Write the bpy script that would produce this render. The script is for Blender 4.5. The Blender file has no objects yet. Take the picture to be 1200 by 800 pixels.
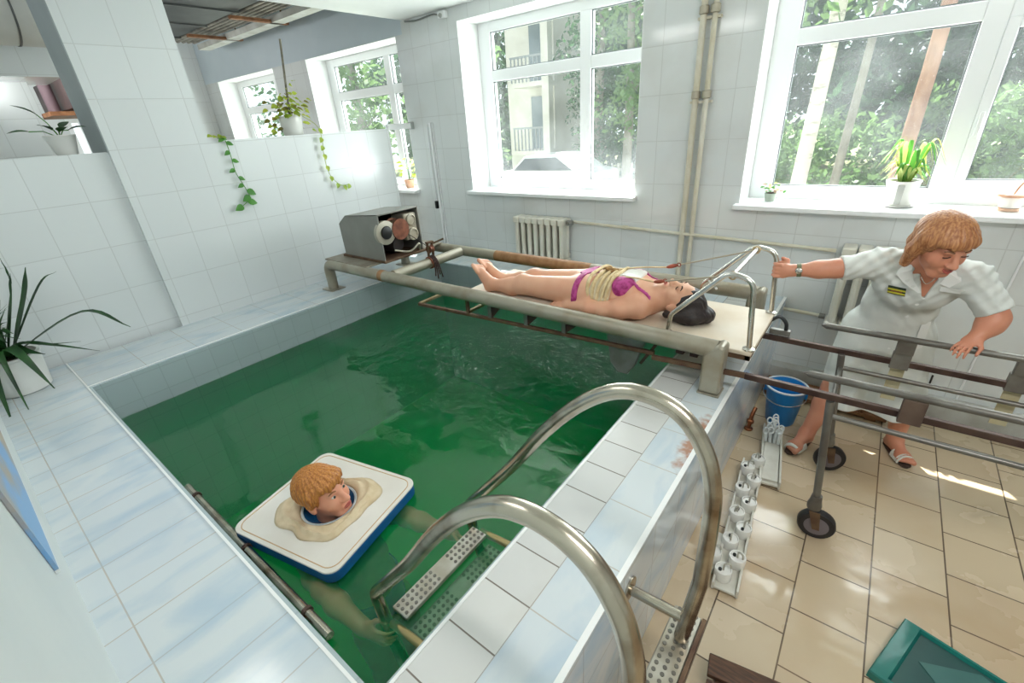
import bpy, bmesh, math, random
import numpy as np
from mathutils import Vector, Matrix

SC = bpy.context.scene
COL = SC.collection
RNG = random.Random(7)
R = math.radians

# ------------------------------------------------------------------ camera, world, sun, lights, exposure
cam_d = bpy.data.cameras.new('camera')
cam_d.sensor_width = 36.0
cam_d.lens = 15.812
cam_d.clip_start = 0.02
cam = bpy.data.objects.new('camera', cam_d)
COL.objects.link(cam)
_y, _p, _r = -0.687970, 0.454344, -0.073259
_f = Vector((math.sin(_y) * math.cos(_p), math.cos(_y) * math.cos(_p), -math.sin(_p)))
_rt = _f.cross(Vector((0, 0, 1))).normalized()
_up = _rt.cross(_f)
_rt2 = math.cos(_r) * _rt + math.sin(_r) * _up
_up2 = -math.sin(_r) * _rt + math.cos(_r) * _up
_m = Matrix((_rt2, _up2, -_f)).transposed().to_4x4()
_m.translation = (0, 0, 1.875)
cam.matrix_world = _m
SC.camera = cam

SC.view_settings.view_transform = 'Standard'
SC.view_settings.look = 'None'
SC.view_settings.gamma = 1.0
SC.view_settings.use_curve_mapping = False
SC.view_settings.exposure = -0.06

W = bpy.data.worlds.new('sky')
SC.world = W
W.use_nodes = True
_n = W.node_tree.nodes
_bg = _n['Background']
_bg.inputs['Color'].default_value = (0.86, 0.93, 1.0, 1)
_bg.inputs['Strength'].default_value = 1.8
SC.cycles.max_bounces = 8
SC.cycles.diffuse_bounces = 4
SC.cycles.glossy_bounces = 4
SC.cycles.transparent_max_bounces = 16
SC.cycles.caustics_reflective = False
SC.cycles.caustics_refractive = False
SC.cycles.sample_clamp_indirect = 6.0
SC.cycles.use_denoising = True

sun_d = bpy.data.lights.new('sun', 'SUN')
sun_d.energy = 18.0
sun_d.angle = R(0.5)
sun_d.color = (1.0, 0.96, 0.88)
sun = bpy.data.objects.new('sun', sun_d)
COL.objects.link(sun)
sun.rotation_euler = Vector((0.40, -0.60, -1.25)).to_track_quat('-Z', 'Y').to_euler()
sun.location = (-3, 9, 12)


def area_light(name, loc, direction, sx, sy, power, color):
    d = bpy.data.lights.new(name, 'AREA')
    d.shape = 'RECTANGLE'
    d.size, d.size_y = sx, sy
    d.energy = power
    d.color = color
    o = bpy.data.objects.new(name, d)
    COL.objects.link(o)
    o.location = loc
    o.rotation_euler = Vector(direction).to_track_quat('-Z', 'Z').to_euler()
    return o


DAY = (0.93, 0.97, 1.0)
# area lights standing in for window daylight; the low strip is added for glints
for _nm, _x, _zc, _h, _w, _pw, _gl in (('one', -2.40, 2.15, 1.10, 1.7, 44, True), ('one_glint_strip', -2.40, 1.43, 0.32, 1.7, 42, True), ('two', 0.11, 2.0, 1.45, 1.7, 82, True),
                                       ('three', -7.45, 2.0, 1.45, 1.6, 40, False), ('four', -4.95, 2.0, 1.45, 1.6, 52, False)):
    _l = area_light('daylight_window_' + _nm, (_x, 4.02, _zc), (0, -1, -0.12), _w, _h, _pw, DAY)
    _l.visible_camera = False
    _l.visible_glossy = _gl
# unseen fill lights added to brighten the hall and the next room
for _nm, _p3, _dir, _pw in (('hall_left', (-2.2, 0.22, 2.78), (0, 0.25, -1), 16), ('hall_right', (0.9, 0.5, 2.78), (-0.1, 0.45, -1), 52),
                            ('next_room', (-6.3, 0.6, 2.62), (0, 1, 0.22), 38)):
    _l = area_light('fill_light_' + _nm, _p3, _dir, 1.2, 0.5, _pw, (1.0, 0.99, 0.97))
    _l.visible_camera = False
    _l.visible_glossy = _nm != 'next_room'


# ------------------------------------------------------------------ materials
def lin(c):
    def f(v):
        v = v / 255.0
        return v / 12.92 if v <= 0.04045 else ((v + 0.055) / 1.055) ** 2.4
    return (f(c[0]), f(c[1]), f(c[2]), 1.0)


MATS = {}


def mat(name, c, rough=0.5, metal=0.0, c2=None, nscale=8.0, stretch=(1, 1, 1), contrast=(0.35, 0.65), bump=0.0, bscale=None,
        spec=0.5, sss=0.0, coat=0.0, sheen=0.0):
    if name in MATS:
        return MATS[name]
    m = bpy.data.materials.new(name)
    m.use_nodes = True
    nt = m.node_tree
    b = nt.nodes['Principled BSDF']
    b.inputs['Base Color'].default_value = lin(c)
    b.inputs['Roughness'].default_value = rough
    b.inputs['Metallic'].default_value = metal
    b.inputs['Specular IOR Level'].default_value = spec
    b.inputs['Coat Weight'].default_value = coat
    if sss:
        b.inputs['Subsurface Weight'].default_value = sss
        b.inputs['Subsurface Radius'].default_value = (0.012, 0.005, 0.003)
    if c2 is not None or bump:
        tc = nt.nodes.new('ShaderNodeTexCoord')
        mp = nt.nodes.new('ShaderNodeMapping')
        mp.inputs['Scale'].default_value = stretch
        nz = nt.nodes.new('ShaderNodeTexNoise')
        nz.inputs['Scale'].default_value = nscale
        nz.inputs['Detail'].default_value = 5
        nt.links.new(tc.outputs['Object'], mp.inputs['Vector'])
        nt.links.new(mp.outputs['Vector'], nz.inputs['Vector'])
        if c2 is not None:
            rp = nt.nodes.new('ShaderNodeValToRGB')
            rp.color_ramp.elements[0].position = contrast[0]
            rp.color_ramp.elements[1].position = contrast[1]
            rp.color_ramp.elements[0].color = lin(c)
            rp.color_ramp.elements[1].color = lin(c2)
            nt.links.new(nz.outputs['Fac'], rp.inputs['Fac'])
            nt.links.new(rp.outputs['Color'], b.inputs['Base Color'])
        if bump:
            src = nz
            if bscale:
                src = nt.nodes.new('ShaderNodeTexNoise')
                src.inputs['Scale'].default_value = bscale
                src.inputs['Detail'].default_value = 4
                nt.links.new(mp.outputs['Vector'], src.inputs['Vector'])
            bp = nt.nodes.new('ShaderNodeBump')
            bp.inputs['Strength'].default_value = bump
            bp.inputs['Distance'].default_value = 0.01
            nt.links.new(src.outputs['Fac'], bp.inputs['Height'])
            nt.links.new(bp.outputs['Normal'], b.inputs['Normal'])
    MATS[name] = m
    return m


def tile_mat(name, axes, w, h, c1, c2, grout, rough=0.12, offset=0.0, shift=(0, 0), mortar=0.003, streak=None, streak_scale=(3, 14),
             streak_amt=0.7, bump=0.35, wob=0.0, dirt=None, wet=None, spot=None):
    """Ceramic tiles: grid from world position (objects stay at the origin)."""
    if name in MATS:
        return MATS[name]
    m = bpy.data.materials.new(name)
    m.use_nodes = True
    nt = m.node_tree
    L = nt.links.new
    b = nt.nodes['Principled BSDF']
    tc = nt.nodes.new('ShaderNodeTexCoord')
    sp = nt.nodes.new('ShaderNodeSeparateXYZ')
    L(tc.outputs['Object'], sp.inputs[0])
    cb = nt.nodes.new('ShaderNodeCombineXYZ')
    L(sp.outputs[axes[0].upper()], cb.inputs['X'])
    L(sp.outputs[axes[1].upper()], cb.inputs['Y'])
    mp = nt.nodes.new('ShaderNodeMapping')
    mp.inputs['Location'].default_value = (shift[0], shift[1], 0)
    L(cb.outputs[0], mp.inputs['Vector'])
    br = nt.nodes.new('ShaderNodeTexBrick')
    br.offset = offset
    br.inputs['Scale'].default_value = 1.0
    br.inputs['Brick Width'].default_value = w
    br.inputs['Row Height'].default_value = h
    br.inputs['Mortar Size'].default_value = mortar
    br.inputs['Mortar Smooth'].default_value = 0.2
    br.inputs['Color1'].default_value = lin(c1)
    br.inputs['Color2'].default_value = lin(c2)
    br.inputs['Mortar'].default_value = lin(grout)
    L(mp.outputs[0], br.inputs['Vector'])
    col = br.outputs['Color']
    if streak is not None:
        mp2 = nt.nodes.new('ShaderNodeMapping')
        mp2.inputs['Scale'].default_value = (streak_scale[0], streak_scale[1], 1)
        mp2.inputs['Rotation'].default_value = (0, 0, 0.25)
        L(cb.outputs[0], mp2.inputs['Vector'])
        nz = nt.nodes.new('ShaderNodeTexNoise')
        nz.inputs['Scale'].default_value = 1.0
        nz.inputs['Detail'].default_value = 6
        nz.inputs['Distortion'].default_value = 0.6
        L(mp2.outputs[0], nz.inputs['Vector'])
        rp = nt.nodes.new('ShaderNodeValToRGB')
        rp.color_ramp.elements[0].position = 0.48
        rp.color_ramp.elements[1].position = 0.72
        rp.color_ramp.elements[0].color = (0, 0, 0, 1)
        rp.color_ramp.elements[1].color = (streak_amt,) * 3 + (1,)
        L(nz.outputs['Fac'], rp.inputs['Fac'])
        mx = nt.nodes.new('ShaderNodeMix')
        mx.data_type = 'RGBA'
        L(rp.outputs['Color'], mx.inputs['Factor'])
        L(col, mx.inputs[6])
        mx.inputs[7].default_value = lin(streak)
        col = mx.outputs[2]
    if dirt is not None:
        nz = nt.nodes.new('ShaderNodeTexNoise')
        nz.inputs['Scale'].default_value = dirt[1]
        nz.inputs['Detail'].default_value = 6
        L(tc.outputs['Object'], nz.inputs['Vector'])
        rp = nt.nodes.new('ShaderNodeValToRGB')
        rp.color_ramp.elements[0].position = 0.5
        rp.color_ramp.elements[1].position = 0.8
        rp.color_ramp.elements[0].color = (0, 0, 0, 1)
        rp.color_ramp.elements[1].color = (dirt[2],) * 3 + (1,)
        L(nz.outputs['Fac'], rp.inputs['Fac'])
        mx = nt.nodes.new('ShaderNodeMix')
        mx.data_type = 'RGBA'
        L(rp.outputs['Color'], mx.inputs['Factor'])
        L(col, mx.inputs[6])
        mx.inputs[7].default_value = lin(dirt[0])
        col = mx.outputs[2]
    if spot is not None:  # (colour, centre, radii): a blotchy stain
        mp3 = nt.nodes.new('ShaderNodeMapping')
        mp3.inputs['Location'].default_value = tuple(-c_ / r_ for c_, r_ in zip(spot[1], spot[2]))
        mp3.inputs['Scale'].default_value = tuple(1 / r_ for r_ in spot[2])
        L(tc.outputs['Object'], mp3.inputs['Vector'])
        gr = nt.nodes.new('ShaderNodeTexGradient')
        gr.gradient_type = 'SPHERICAL'
        L(mp3.outputs[0], gr.inputs['Vector'])
        nz = nt.nodes.new('ShaderNodeTexNoise')
        nz.inputs['Scale'].default_value = 24
        nz.inputs['Detail'].default_value = 6
        L(tc.outputs['Object'], nz.inputs['Vector'])
        ml = nt.nodes.new('ShaderNodeMath')
        ml.operation = 'MULTIPLY'
        L(gr.outputs['Fac'], ml.inputs[0])
        L(nz.outputs['Fac'], ml.inputs[1])
        rp = nt.nodes.new('ShaderNodeValToRGB')
        rp.color_ramp.elements[0].position = 0.22
        rp.color_ramp.elements[1].position = 0.40
        rp.color_ramp.elements[0].color = (0, 0, 0, 1)
        rp.color_ramp.elements[1].color = (0.85, 0.85, 0.85, 1)
        L(ml.outputs[0], rp.inputs['Fac'])
        mx = nt.nodes.new('ShaderNodeMix')
        mx.data_type = 'RGBA'
        L(rp.outputs['Color'], mx.inputs['Factor'])
        L(col, mx.inputs[6])
        mx.inputs[7].default_value = lin(spot[0])
        col = mx.outputs[2]
    L(col, b.inputs['Base Color'])
    b.inputs['Roughness'].default_value = rough
    if wet is not None:  # damp patches are glossier
        nz = nt.nodes.new('ShaderNodeTexNoise')
        nz.inputs['Scale'].default_value = wet[2]
        nz.inputs['Detail'].default_value = 5
        L(tc.outputs['Object'], nz.inputs['Vector'])
        mr = nt.nodes.new('ShaderNodeMapRange')
        mr.inputs['From Min'].default_value = 0.42
        mr.inputs['From Max'].default_value = 0.58
        mr.inputs['To Min'].default_value = wet[0]
        mr.inputs['To Max'].default_value = wet[1]
        L(nz.outputs['Fac'], mr.inputs['Value'])
        L(mr.outputs[0], b.inputs['Roughness'])
    inv = nt.nodes.new('ShaderNodeMath')
    inv.operation = 'SUBTRACT'
    inv.inputs[0].default_value = 1.0
    L(br.outputs['Fac'], inv.inputs[1])
    h_out = inv.outputs[0]
    if wob:
        nz = nt.nodes.new('ShaderNodeTexNoise')
        nz.inputs['Scale'].default_value = 9.0
        L(tc.outputs['Object'], nz.inputs['Vector'])
        ma = nt.nodes.new('ShaderNodeMath')
        ma.operation = 'MULTIPLY_ADD'
        ma.inputs[1].default_value = wob
        L(nz.outputs['Fac'], ma.inputs[0])
        L(h_out, ma.inputs[2])
        h_out = ma.outputs[0]
    bp = nt.nodes.new('ShaderNodeBump')
    bp.inputs['Strength'].default_value = bump
    bp.inputs['Distance'].default_value = 0.003
    L(h_out, bp.inputs['Height'])
    L(bp.outputs['Normal'], b.inputs['Normal'])
    MATS[name] = m
    return m


def glass_mat():
    """Dusty window pane: mostly clear, a thin film of pale dust that catches the daylight."""
    m = bpy.data.materials.new('dusty_glass')
    m.use_nodes = True
    nt = m.node_tree
    L = nt.links.new
    nt.nodes.remove(nt.nodes['Principled BSDF'])
    out = nt.nodes['Material Output']
    tr = nt.nodes.new('ShaderNodeBsdfTransparent')
    tr.inputs[0].default_value = (0.96, 0.98, 0.97, 1)
    tl = nt.nodes.new('ShaderNodeBsdfTranslucent')
    tl.inputs[0].default_value = (0.85, 0.9, 0.9, 1)
    gl = nt.nodes.new('ShaderNodeBsdfGlossy')
    gl.inputs['Roughness'].default_value = 0.03
    tc = nt.nodes.new('ShaderNodeTexCoord')
    nz = nt.nodes.new('ShaderNodeTexNoise')
    nz.inputs['Scale'].default_value = 2.2
    nz.inputs['Detail'].default_value = 6
    L(tc.outputs['Object'], nz.inputs['Vector'])
    mr = nt.nodes.new('ShaderNodeMapRange')
    mr.inputs['From Min'].default_value = 0.3
    mr.inputs['From Max'].default_value = 0.75
    mr.inputs['To Min'].default_value = 0.004
    mr.inputs['To Max'].default_value = 0.032
    L(nz.outputs['Fac'], mr.inputs['Value'])
    m1 = nt.nodes.new('ShaderNodeMixShader')
    L(mr.outputs[0], m1.inputs[0])
    L(tr.outputs[0], m1.inputs[1])
    L(tl.outputs[0], m1.inputs[2])
    m2 = nt.nodes.new('ShaderNodeMixShader')
    m2.inputs[0].default_value = 0.04
    L(m1.outputs[0], m2.inputs[1])
    L(gl.outputs[0], m2.inputs[2])
    L(m2.outputs[0], out.inputs['Surface'])
    return m


def water_mat():
    m = bpy.data.materials.new('green_pool_water')
    m.use_nodes = True
    nt = m.node_tree
    L = nt.links.new
    nt.nodes.remove(nt.nodes['Principled BSDF'])
    out = nt.nodes['Material Output']
    tc = nt.nodes.new('ShaderNodeTexCoord')
    # calm swell everywhere, choppy ripples in the patch stirred under the lowered end of the lift
    n1 = nt.nodes.new('ShaderNodeTexNoise')
    n1.inputs['Scale'].default_value = 2.2
    n1.inputs['Detail'].default_value = 2
    n2 = nt.nodes.new('ShaderNodeTexNoise')
    n2.inputs['Scale'].default_value = 12.0
    n2.inputs['Detail'].default_value = 3
    n2.inputs['Distortion'].default_value = 1.2
    L(tc.outputs['Object'], n1.inputs['Vector'])
    L(tc.outputs['Object'], n2.inputs['Vector'])
    mp = nt.nodes.new('ShaderNodeMapping')
    mp.vector_type = 'POINT'
    mp.inputs['Location'].default_value = (1.85 / 1.7, -2.15 / 0.75, 0)
    mp.inputs['Scale'].default_value = (1 / 1.7, 1 / 0.75, 0)
    L(tc.outputs['Object'], mp.inputs['Vector'])
    gr = nt.nodes.new('ShaderNodeTexGradient')
    gr.gradient_type = 'SPHERICAL'
    L(mp.outputs[0], gr.inputs['Vector'])
    pw = nt.nodes.new('ShaderNodeMath')
    pw.operation = 'MULTIPLY'
    pw.inputs[1].default_value = 0.95
    L(gr.outputs['Fac'], pw.inputs[0])
    ad = nt.nodes.new('ShaderNodeMath')
    ad.operation = 'ADD'
    ad.inputs[1].default_value = 0.012
    L(pw.outputs[0], ad.inputs[0])
    mu = nt.nodes.new('ShaderNodeMath')
    mu.operation = 'MULTIPLY'
    L(n2.outputs['Fac'], mu.inputs[0])
    L(ad.outputs[0], mu.inputs[1])
    m3 = nt.nodes.new('ShaderNodeMath')
    m3.operation = 'MULTIPLY_ADD'
    m3.inputs[1].default_value = 0.30
    L(n1.outputs['Fac'], m3.inputs[0])
    L(mu.outputs[0], m3.inputs[2])
    bp = nt.nodes.new('ShaderNodeBump')
    bp.inputs['Strength'].default_value = 1.0
    bp.inputs['Distance'].default_value = 0.05
    L(m3.outputs[0], bp.inputs['Height'])
    tr = nt.nodes.new('ShaderNodeBsdfTransparent')
    tr.inputs[0].default_value = (0.92, 0.99, 0.94, 1)
    df = nt.nodes.new('ShaderNodeBsdfDiffuse')
    df.inputs[0].default_value = (0.006, 0.40, 0.13, 1)
    gl = nt.nodes.new('ShaderNodeBsdfGlossy')
    gl.inputs['Roughness'].default_value = 0.015
    L(bp.outputs['Normal'], gl.inputs['Normal'])
    fr = nt.nodes.new('ShaderNodeFresnel')
    fr.inputs['IOR'].default_value = 1.62
    L(bp.outputs['Normal'], fr.inputs['Normal'])
    m1 = nt.nodes.new('ShaderNodeMixShader')
    m1.inputs[0].default_value = 0.205
    L(tr.outputs[0], m1.inputs[1])
    L(df.outputs[0], m1.inputs[2])
    m2 = nt.nodes.new('ShaderNodeMixShader')
    L(fr.outputs[0], m2.inputs[0])
    L(m1.outputs[0], m2.inputs[1])
    L(gl.outputs[0], m2.inputs[2])
    L(m2.outputs[0], out.inputs['Surface'])
    va = nt.nodes.new('ShaderNodeVolumeAbsorption')
    va.inputs['Color'].default_value = (0.10, 0.88, 0.46, 1)
    va.inputs['Density'].default_value = 1.9
    L(va.outputs[0], out.inputs['Volume'])
    return m


def leaf_mat(name, c, c2, transl=0.35):
    if name in MATS:
        return MATS[name]
    m = mat(name, c, 0.45, 0, c2, 9.0)
    nt = m.node_tree
    b = nt.nodes['Principled BSDF']
    out = nt.nodes['Material Output']
    tl = nt.nodes.new('ShaderNodeBsdfTranslucent')
    tl.inputs[0].default_value = lin(c2)
    mx = nt.nodes.new('ShaderNodeMixShader')
    mx.inputs[0].default_value = transl
    nt.links.new(b.outputs[0], mx.inputs[1])
    nt.links.new(tl.outputs[0], mx.inputs[2])
    nt.links.new(mx.outputs[0], out.inputs['Surface'])
    return m


# ------------------------------------------------------------------ mesh helpers (world coordinates)
def V(*a):
    return Vector(a)


class MB:
    """Collects simple solids into one mesh."""

    def __init__(self):
        self.v, self.f, self.mi, self.cur = [], [], [], 0

    def add(self, vs, fs):
        o = len(self.v)
        self.v += [tuple(p) for p in vs]
        self.f += [tuple(i + o for i in f) for f in fs]
        self.mi += [self.cur] * len(fs)
        return self

    def box(self, a, b, rot=None, piv=None):
        x0, y0, z0 = a
        x1, y1, z1 = b
        vs = [V(x, y, z) for x in (x0, x1) for y in (y0, y1) for z in (z0, z1)]
        if rot is not None:
            piv = Vector(piv) if piv else sum(vs, V(0, 0, 0)) / 8
            vs = [rot @ (p - piv) + piv for p in vs]
        return self.add(vs, [(0, 1, 3, 2), (4, 6, 7, 5), (0, 4, 5, 1), (2, 3, 7, 6), (0, 2, 6, 4), (1, 5, 7, 3)])

    def bar(self, a, b, w, h, up=(0, 0, 1)):
        """rectangular bar from a to b"""
        a, b = Vector(a), Vector(b)
        d = (b - a).normalized()
        s = d.cross(Vector(up))
        if s.length < 1e-4:
            s = d.cross(V(1, 0, 0))
        s.normalize()
        u = s.cross(d)
        vs = []
        for p in (a, b):
            for q, t in ((-1, -1), (1, -1), (1, 1), (-1, 1)):
                vs.append(p + s * (q * w / 2) + u * (t * h / 2))
        return self.add(vs, [(0, 1, 2, 3)[::-1], (4, 5, 6, 7), (0, 1, 5, 4), (1, 2, 6, 5), (2, 3, 7, 6), (3, 0, 4, 7)])

    def tube(self, pts, r, n=12, closed=False, cap=True, sx=1.0):
        pts = [Vector(p) for p in pts]
        N = len(pts)
        rs = r if isinstance(r, (list, tuple)) else [r] * N
        tang = []
        for i in range(N):
            a = pts[(i - 1) % N] if (closed or i > 0) else pts[i]
            b = pts[(i + 1) % N] if (closed or i < N - 1) else pts[i]
            tang.append((b - a).normalized())
        ref = V(0, 0, 1) if abs(tang[0].z) < 0.9 else V(1, 0, 0)
        nrm = (ref - tang[0] * ref.dot(tang[0])).normalized()
        vs = []
        for i in range(N):
            nrm = (nrm - tang[i] * nrm.dot(tang[i]))
            nrm.normalize()
            bi = tang[i].cross(nrm)
            for k in range(n):
                a = 2 * math.pi * k / n
                vs.append(pts[i] + nrm * (math.cos(a) * rs[i] * sx) + bi * (math.sin(a) * rs[i]))
        fs = []
        for i in range(N if closed else N - 1):
            j = (i + 1) % N
            for k in range(n):
                l = (k + 1) % n
                fs.append((i * n + k, i * n + l, j * n + l, j * n + k))
        if cap and not closed:
            fs.append(tuple(range(n))[::-1])
            fs.append(tuple((N - 1) * n + k for k in range(n)))
        return self.add(vs, fs)

    def cyl(self, a, b, r0, r1=None, n=20):
        r1 = r0 if r1 is None else r1
        return self.tube([a, b], [r0, r1], n)

    def lathe(self, c, prof, n=28, axis=(0, 0, 1), close=True):
        """profile of (radius, height) around an axis through c"""
        ax = Vector(axis).normalized()
        q = V(0, 0, 1).rotation_difference(ax)
        c = Vector(c)
        vs = []
        for r, h in prof:
            for k in range(n):
                a = 2 * math.pi * k / n
                vs.append(c + q @ V(r * math.cos(a), r * math.sin(a), h))
        fs = []
        P = len(prof)
        for i in range(P - 1):
            for k in range(n):
                l = (k + 1) % n
                fs.append((i * n + k, i * n + l, (i + 1) * n + l, (i + 1) * n + k))
        if close:
            fs.append(tuple(range(n))[::-1])
            fs.append(tuple((P - 1) * n + k for k in range(n)))
        return self.add(vs, fs)

    def ell(self, c, r, n=16, m=10, rot=None):
        c = Vector(c)
        r = (r, r, r) if not isinstance(r, (tuple, list)) else r
        vs = []
        for i in range(m + 1):
            t = math.pi * i / m
            for k in range(n):
                a = 2 * math.pi * k / n
                p = V(r[0] * math.sin(t) * math.cos(a), r[1] * math.sin(t) * math.sin(a), r[2] * math.cos(t))
                vs.append(c + (rot @ p if rot is not None else p))
        fs = []
        for i in range(m):
            for k in range(n):
                l = (k + 1) % n
                fs.append((i * n + k, (i + 1) * n + k, (i + 1) * n + l, i * n + l))
        return self.add(vs, fs)

    def prism(self, poly, vec):
        """polygon (3d points) extruded along vec"""
        n = len(poly)
        vec = Vector(vec)
        vs = [Vector(p) for p in poly] + [Vector(p) + vec for p in poly]
        fs = [tuple(range(n))[::-1], tuple(range(n, 2 * n))]
        for i in range(n):
            j = (i + 1) % n
            fs.append((i, j, n + j, n + i))
        return self.add(vs, fs)

    def strip(self, pts, widths, side, fold=0.0):
        """a leaf blade: centre line pts, half widths, side vectors"""
        vs = []
        for i, p in enumerate(pts):
            p = Vector(p)
            s = Vector(side[i] if isinstance(side, list) else side).normalized()
            a = pts[max(0, i - 1)]
            b = pts[min(len(pts) - 1, i + 1)]
            t = (Vector(b) - Vector(a)).normalized()
            u = s.cross(t)
            w = widths[i]
            vs += [p - s * w + u * (fold * w), p, p + s * w + u * (fold * w)]
        fs = []
        for i in range(len(pts) - 1):
            a, b = i * 3, i * 3 + 3
            fs += [(a, a + 1, b + 1, b), (a + 1, a + 2, b + 2, b + 1)]
        return self.add(vs, fs)


def fillet(pts, rad, seg=8):
    """polyline with rounded corners"""
    pts = [Vector(p) for p in pts]
    out = [pts[0]]
    for i in range(1, len(pts) - 1):
        p = pts[i]
        a = pts[i - 1] - p
        b = pts[i + 1] - p
        ang = a.angle(b)
        r = rad[i - 1] if isinstance(rad, (list, tuple)) else rad
        t = min(r / max(math.tan(ang / 2), 1e-3), a.length * 0.49, b.length * 0.49)
        s, e = p + a.normalized() * t, p + b.normalized() * t
        for k in range(seg + 1):
            u = k / seg
            out.append((1 - u) ** 2 * s + 2 * u * (1 - u) * p + u * u * e)
    out.append(pts[-1])
    return out


def smooth_path(pts, n=8):
    """Catmull-Rom through pts"""
    P = [Vector(p) for p in pts]
    P = [P[0] * 2 - P[1]] + P + [P[-1] * 2 - P[-2]]
    out = []
    for i in range(1, len(P) - 2):
        for k in range(n):
            t = k / n
            a, b, c, d = P[i - 1], P[i], P[i + 1], P[i + 2]
            out.append(0.5 * ((2 * b) + (c - a) * t + (2 * a - 5 * b + 4 * c - d) * t * t + (3 * b - a - 3 * c + d) * t ** 3))
    out.append(P[-2])
    return out


def world_loc(o):
    p = V(0, 0, 0)
    while o is not None:
        p += o.location
        o = o.parent
    return p


def obj(name, mb, m, parent=None, smooth=40, bevel=0.0, at=None, kind=None):
    """ONE mesh object. Points are world points; the origin goes to the parent's (or to `at`)."""
    me = bpy.data.meshes.new(name)
    base = world_loc(parent) if parent is not None else (Vector(at) if at else V(0, 0, 0))
    vs, fs = mb.v, mb.f
    me.from_pydata([(p[0] - base.x, p[1] - base.y, p[2] - base.z) for p in vs], [], fs)
    ms = m if isinstance(m, (list, tuple)) else [m]
    for q in ms:
        me.materials.append(q)
    if len(ms) > 1:
        me.polygons.foreach_set('material_index', mb.mi)
    if len(vs) < 60000:
        bm = bmesh.new()
        bm.from_mesh(me)
        bmesh.ops.recalc_face_normals(bm, faces=bm.faces)
        bm.to_mesh(me)
        bm.free()
    if smooth:
        me.polygons.foreach_set('use_smooth', [True] * len(me.polygons))
        me.set_sharp_from_angle(angle=R(smooth))
    me.update()
    o = bpy.data.objects.new(name, me)
    COL.objects.link(o)
    if parent is not None:
        o.parent = parent
    else:
        o.location = base
    if bevel:
        bv = o.modifiers.new('bevel', 'BEVEL')
        bv.width = bevel
        bv.segments = 2
        bv.limit_method = 'ANGLE'
        bv.angle_limit = R(40)
    if kind:
        o['kind'] = kind
    return o


def thing(name, label, cat, loc=(0, 0, 0), group=None):
    o = bpy.data.objects.new(name, None)
    o.empty_display_size = 0.05
    COL.objects.link(o)
    o.location = loc
    o['label'] = label
    o['category'] = cat
    if group:
        o['group'] = group
    return o


def tag(o, label, cat, group=None, kind=None):
    o['label'] = label
    o['category'] = cat
    if group:
        o['group'] = group
    if kind:
        o['kind'] = kind
    return o


def struct(name, mb, m, parent=None, smooth=0, bevel=0.0):
    o = obj(name, mb, m, parent, smooth, bevel)
    if parent is None:
        o['kind'] = 'structure'
    return o


# ------------------------------------------------------------------ bodies: smooth-union distance fields, meshed by surface nets
def _n3(v):
    return np.array(v, dtype=np.float32)


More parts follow.
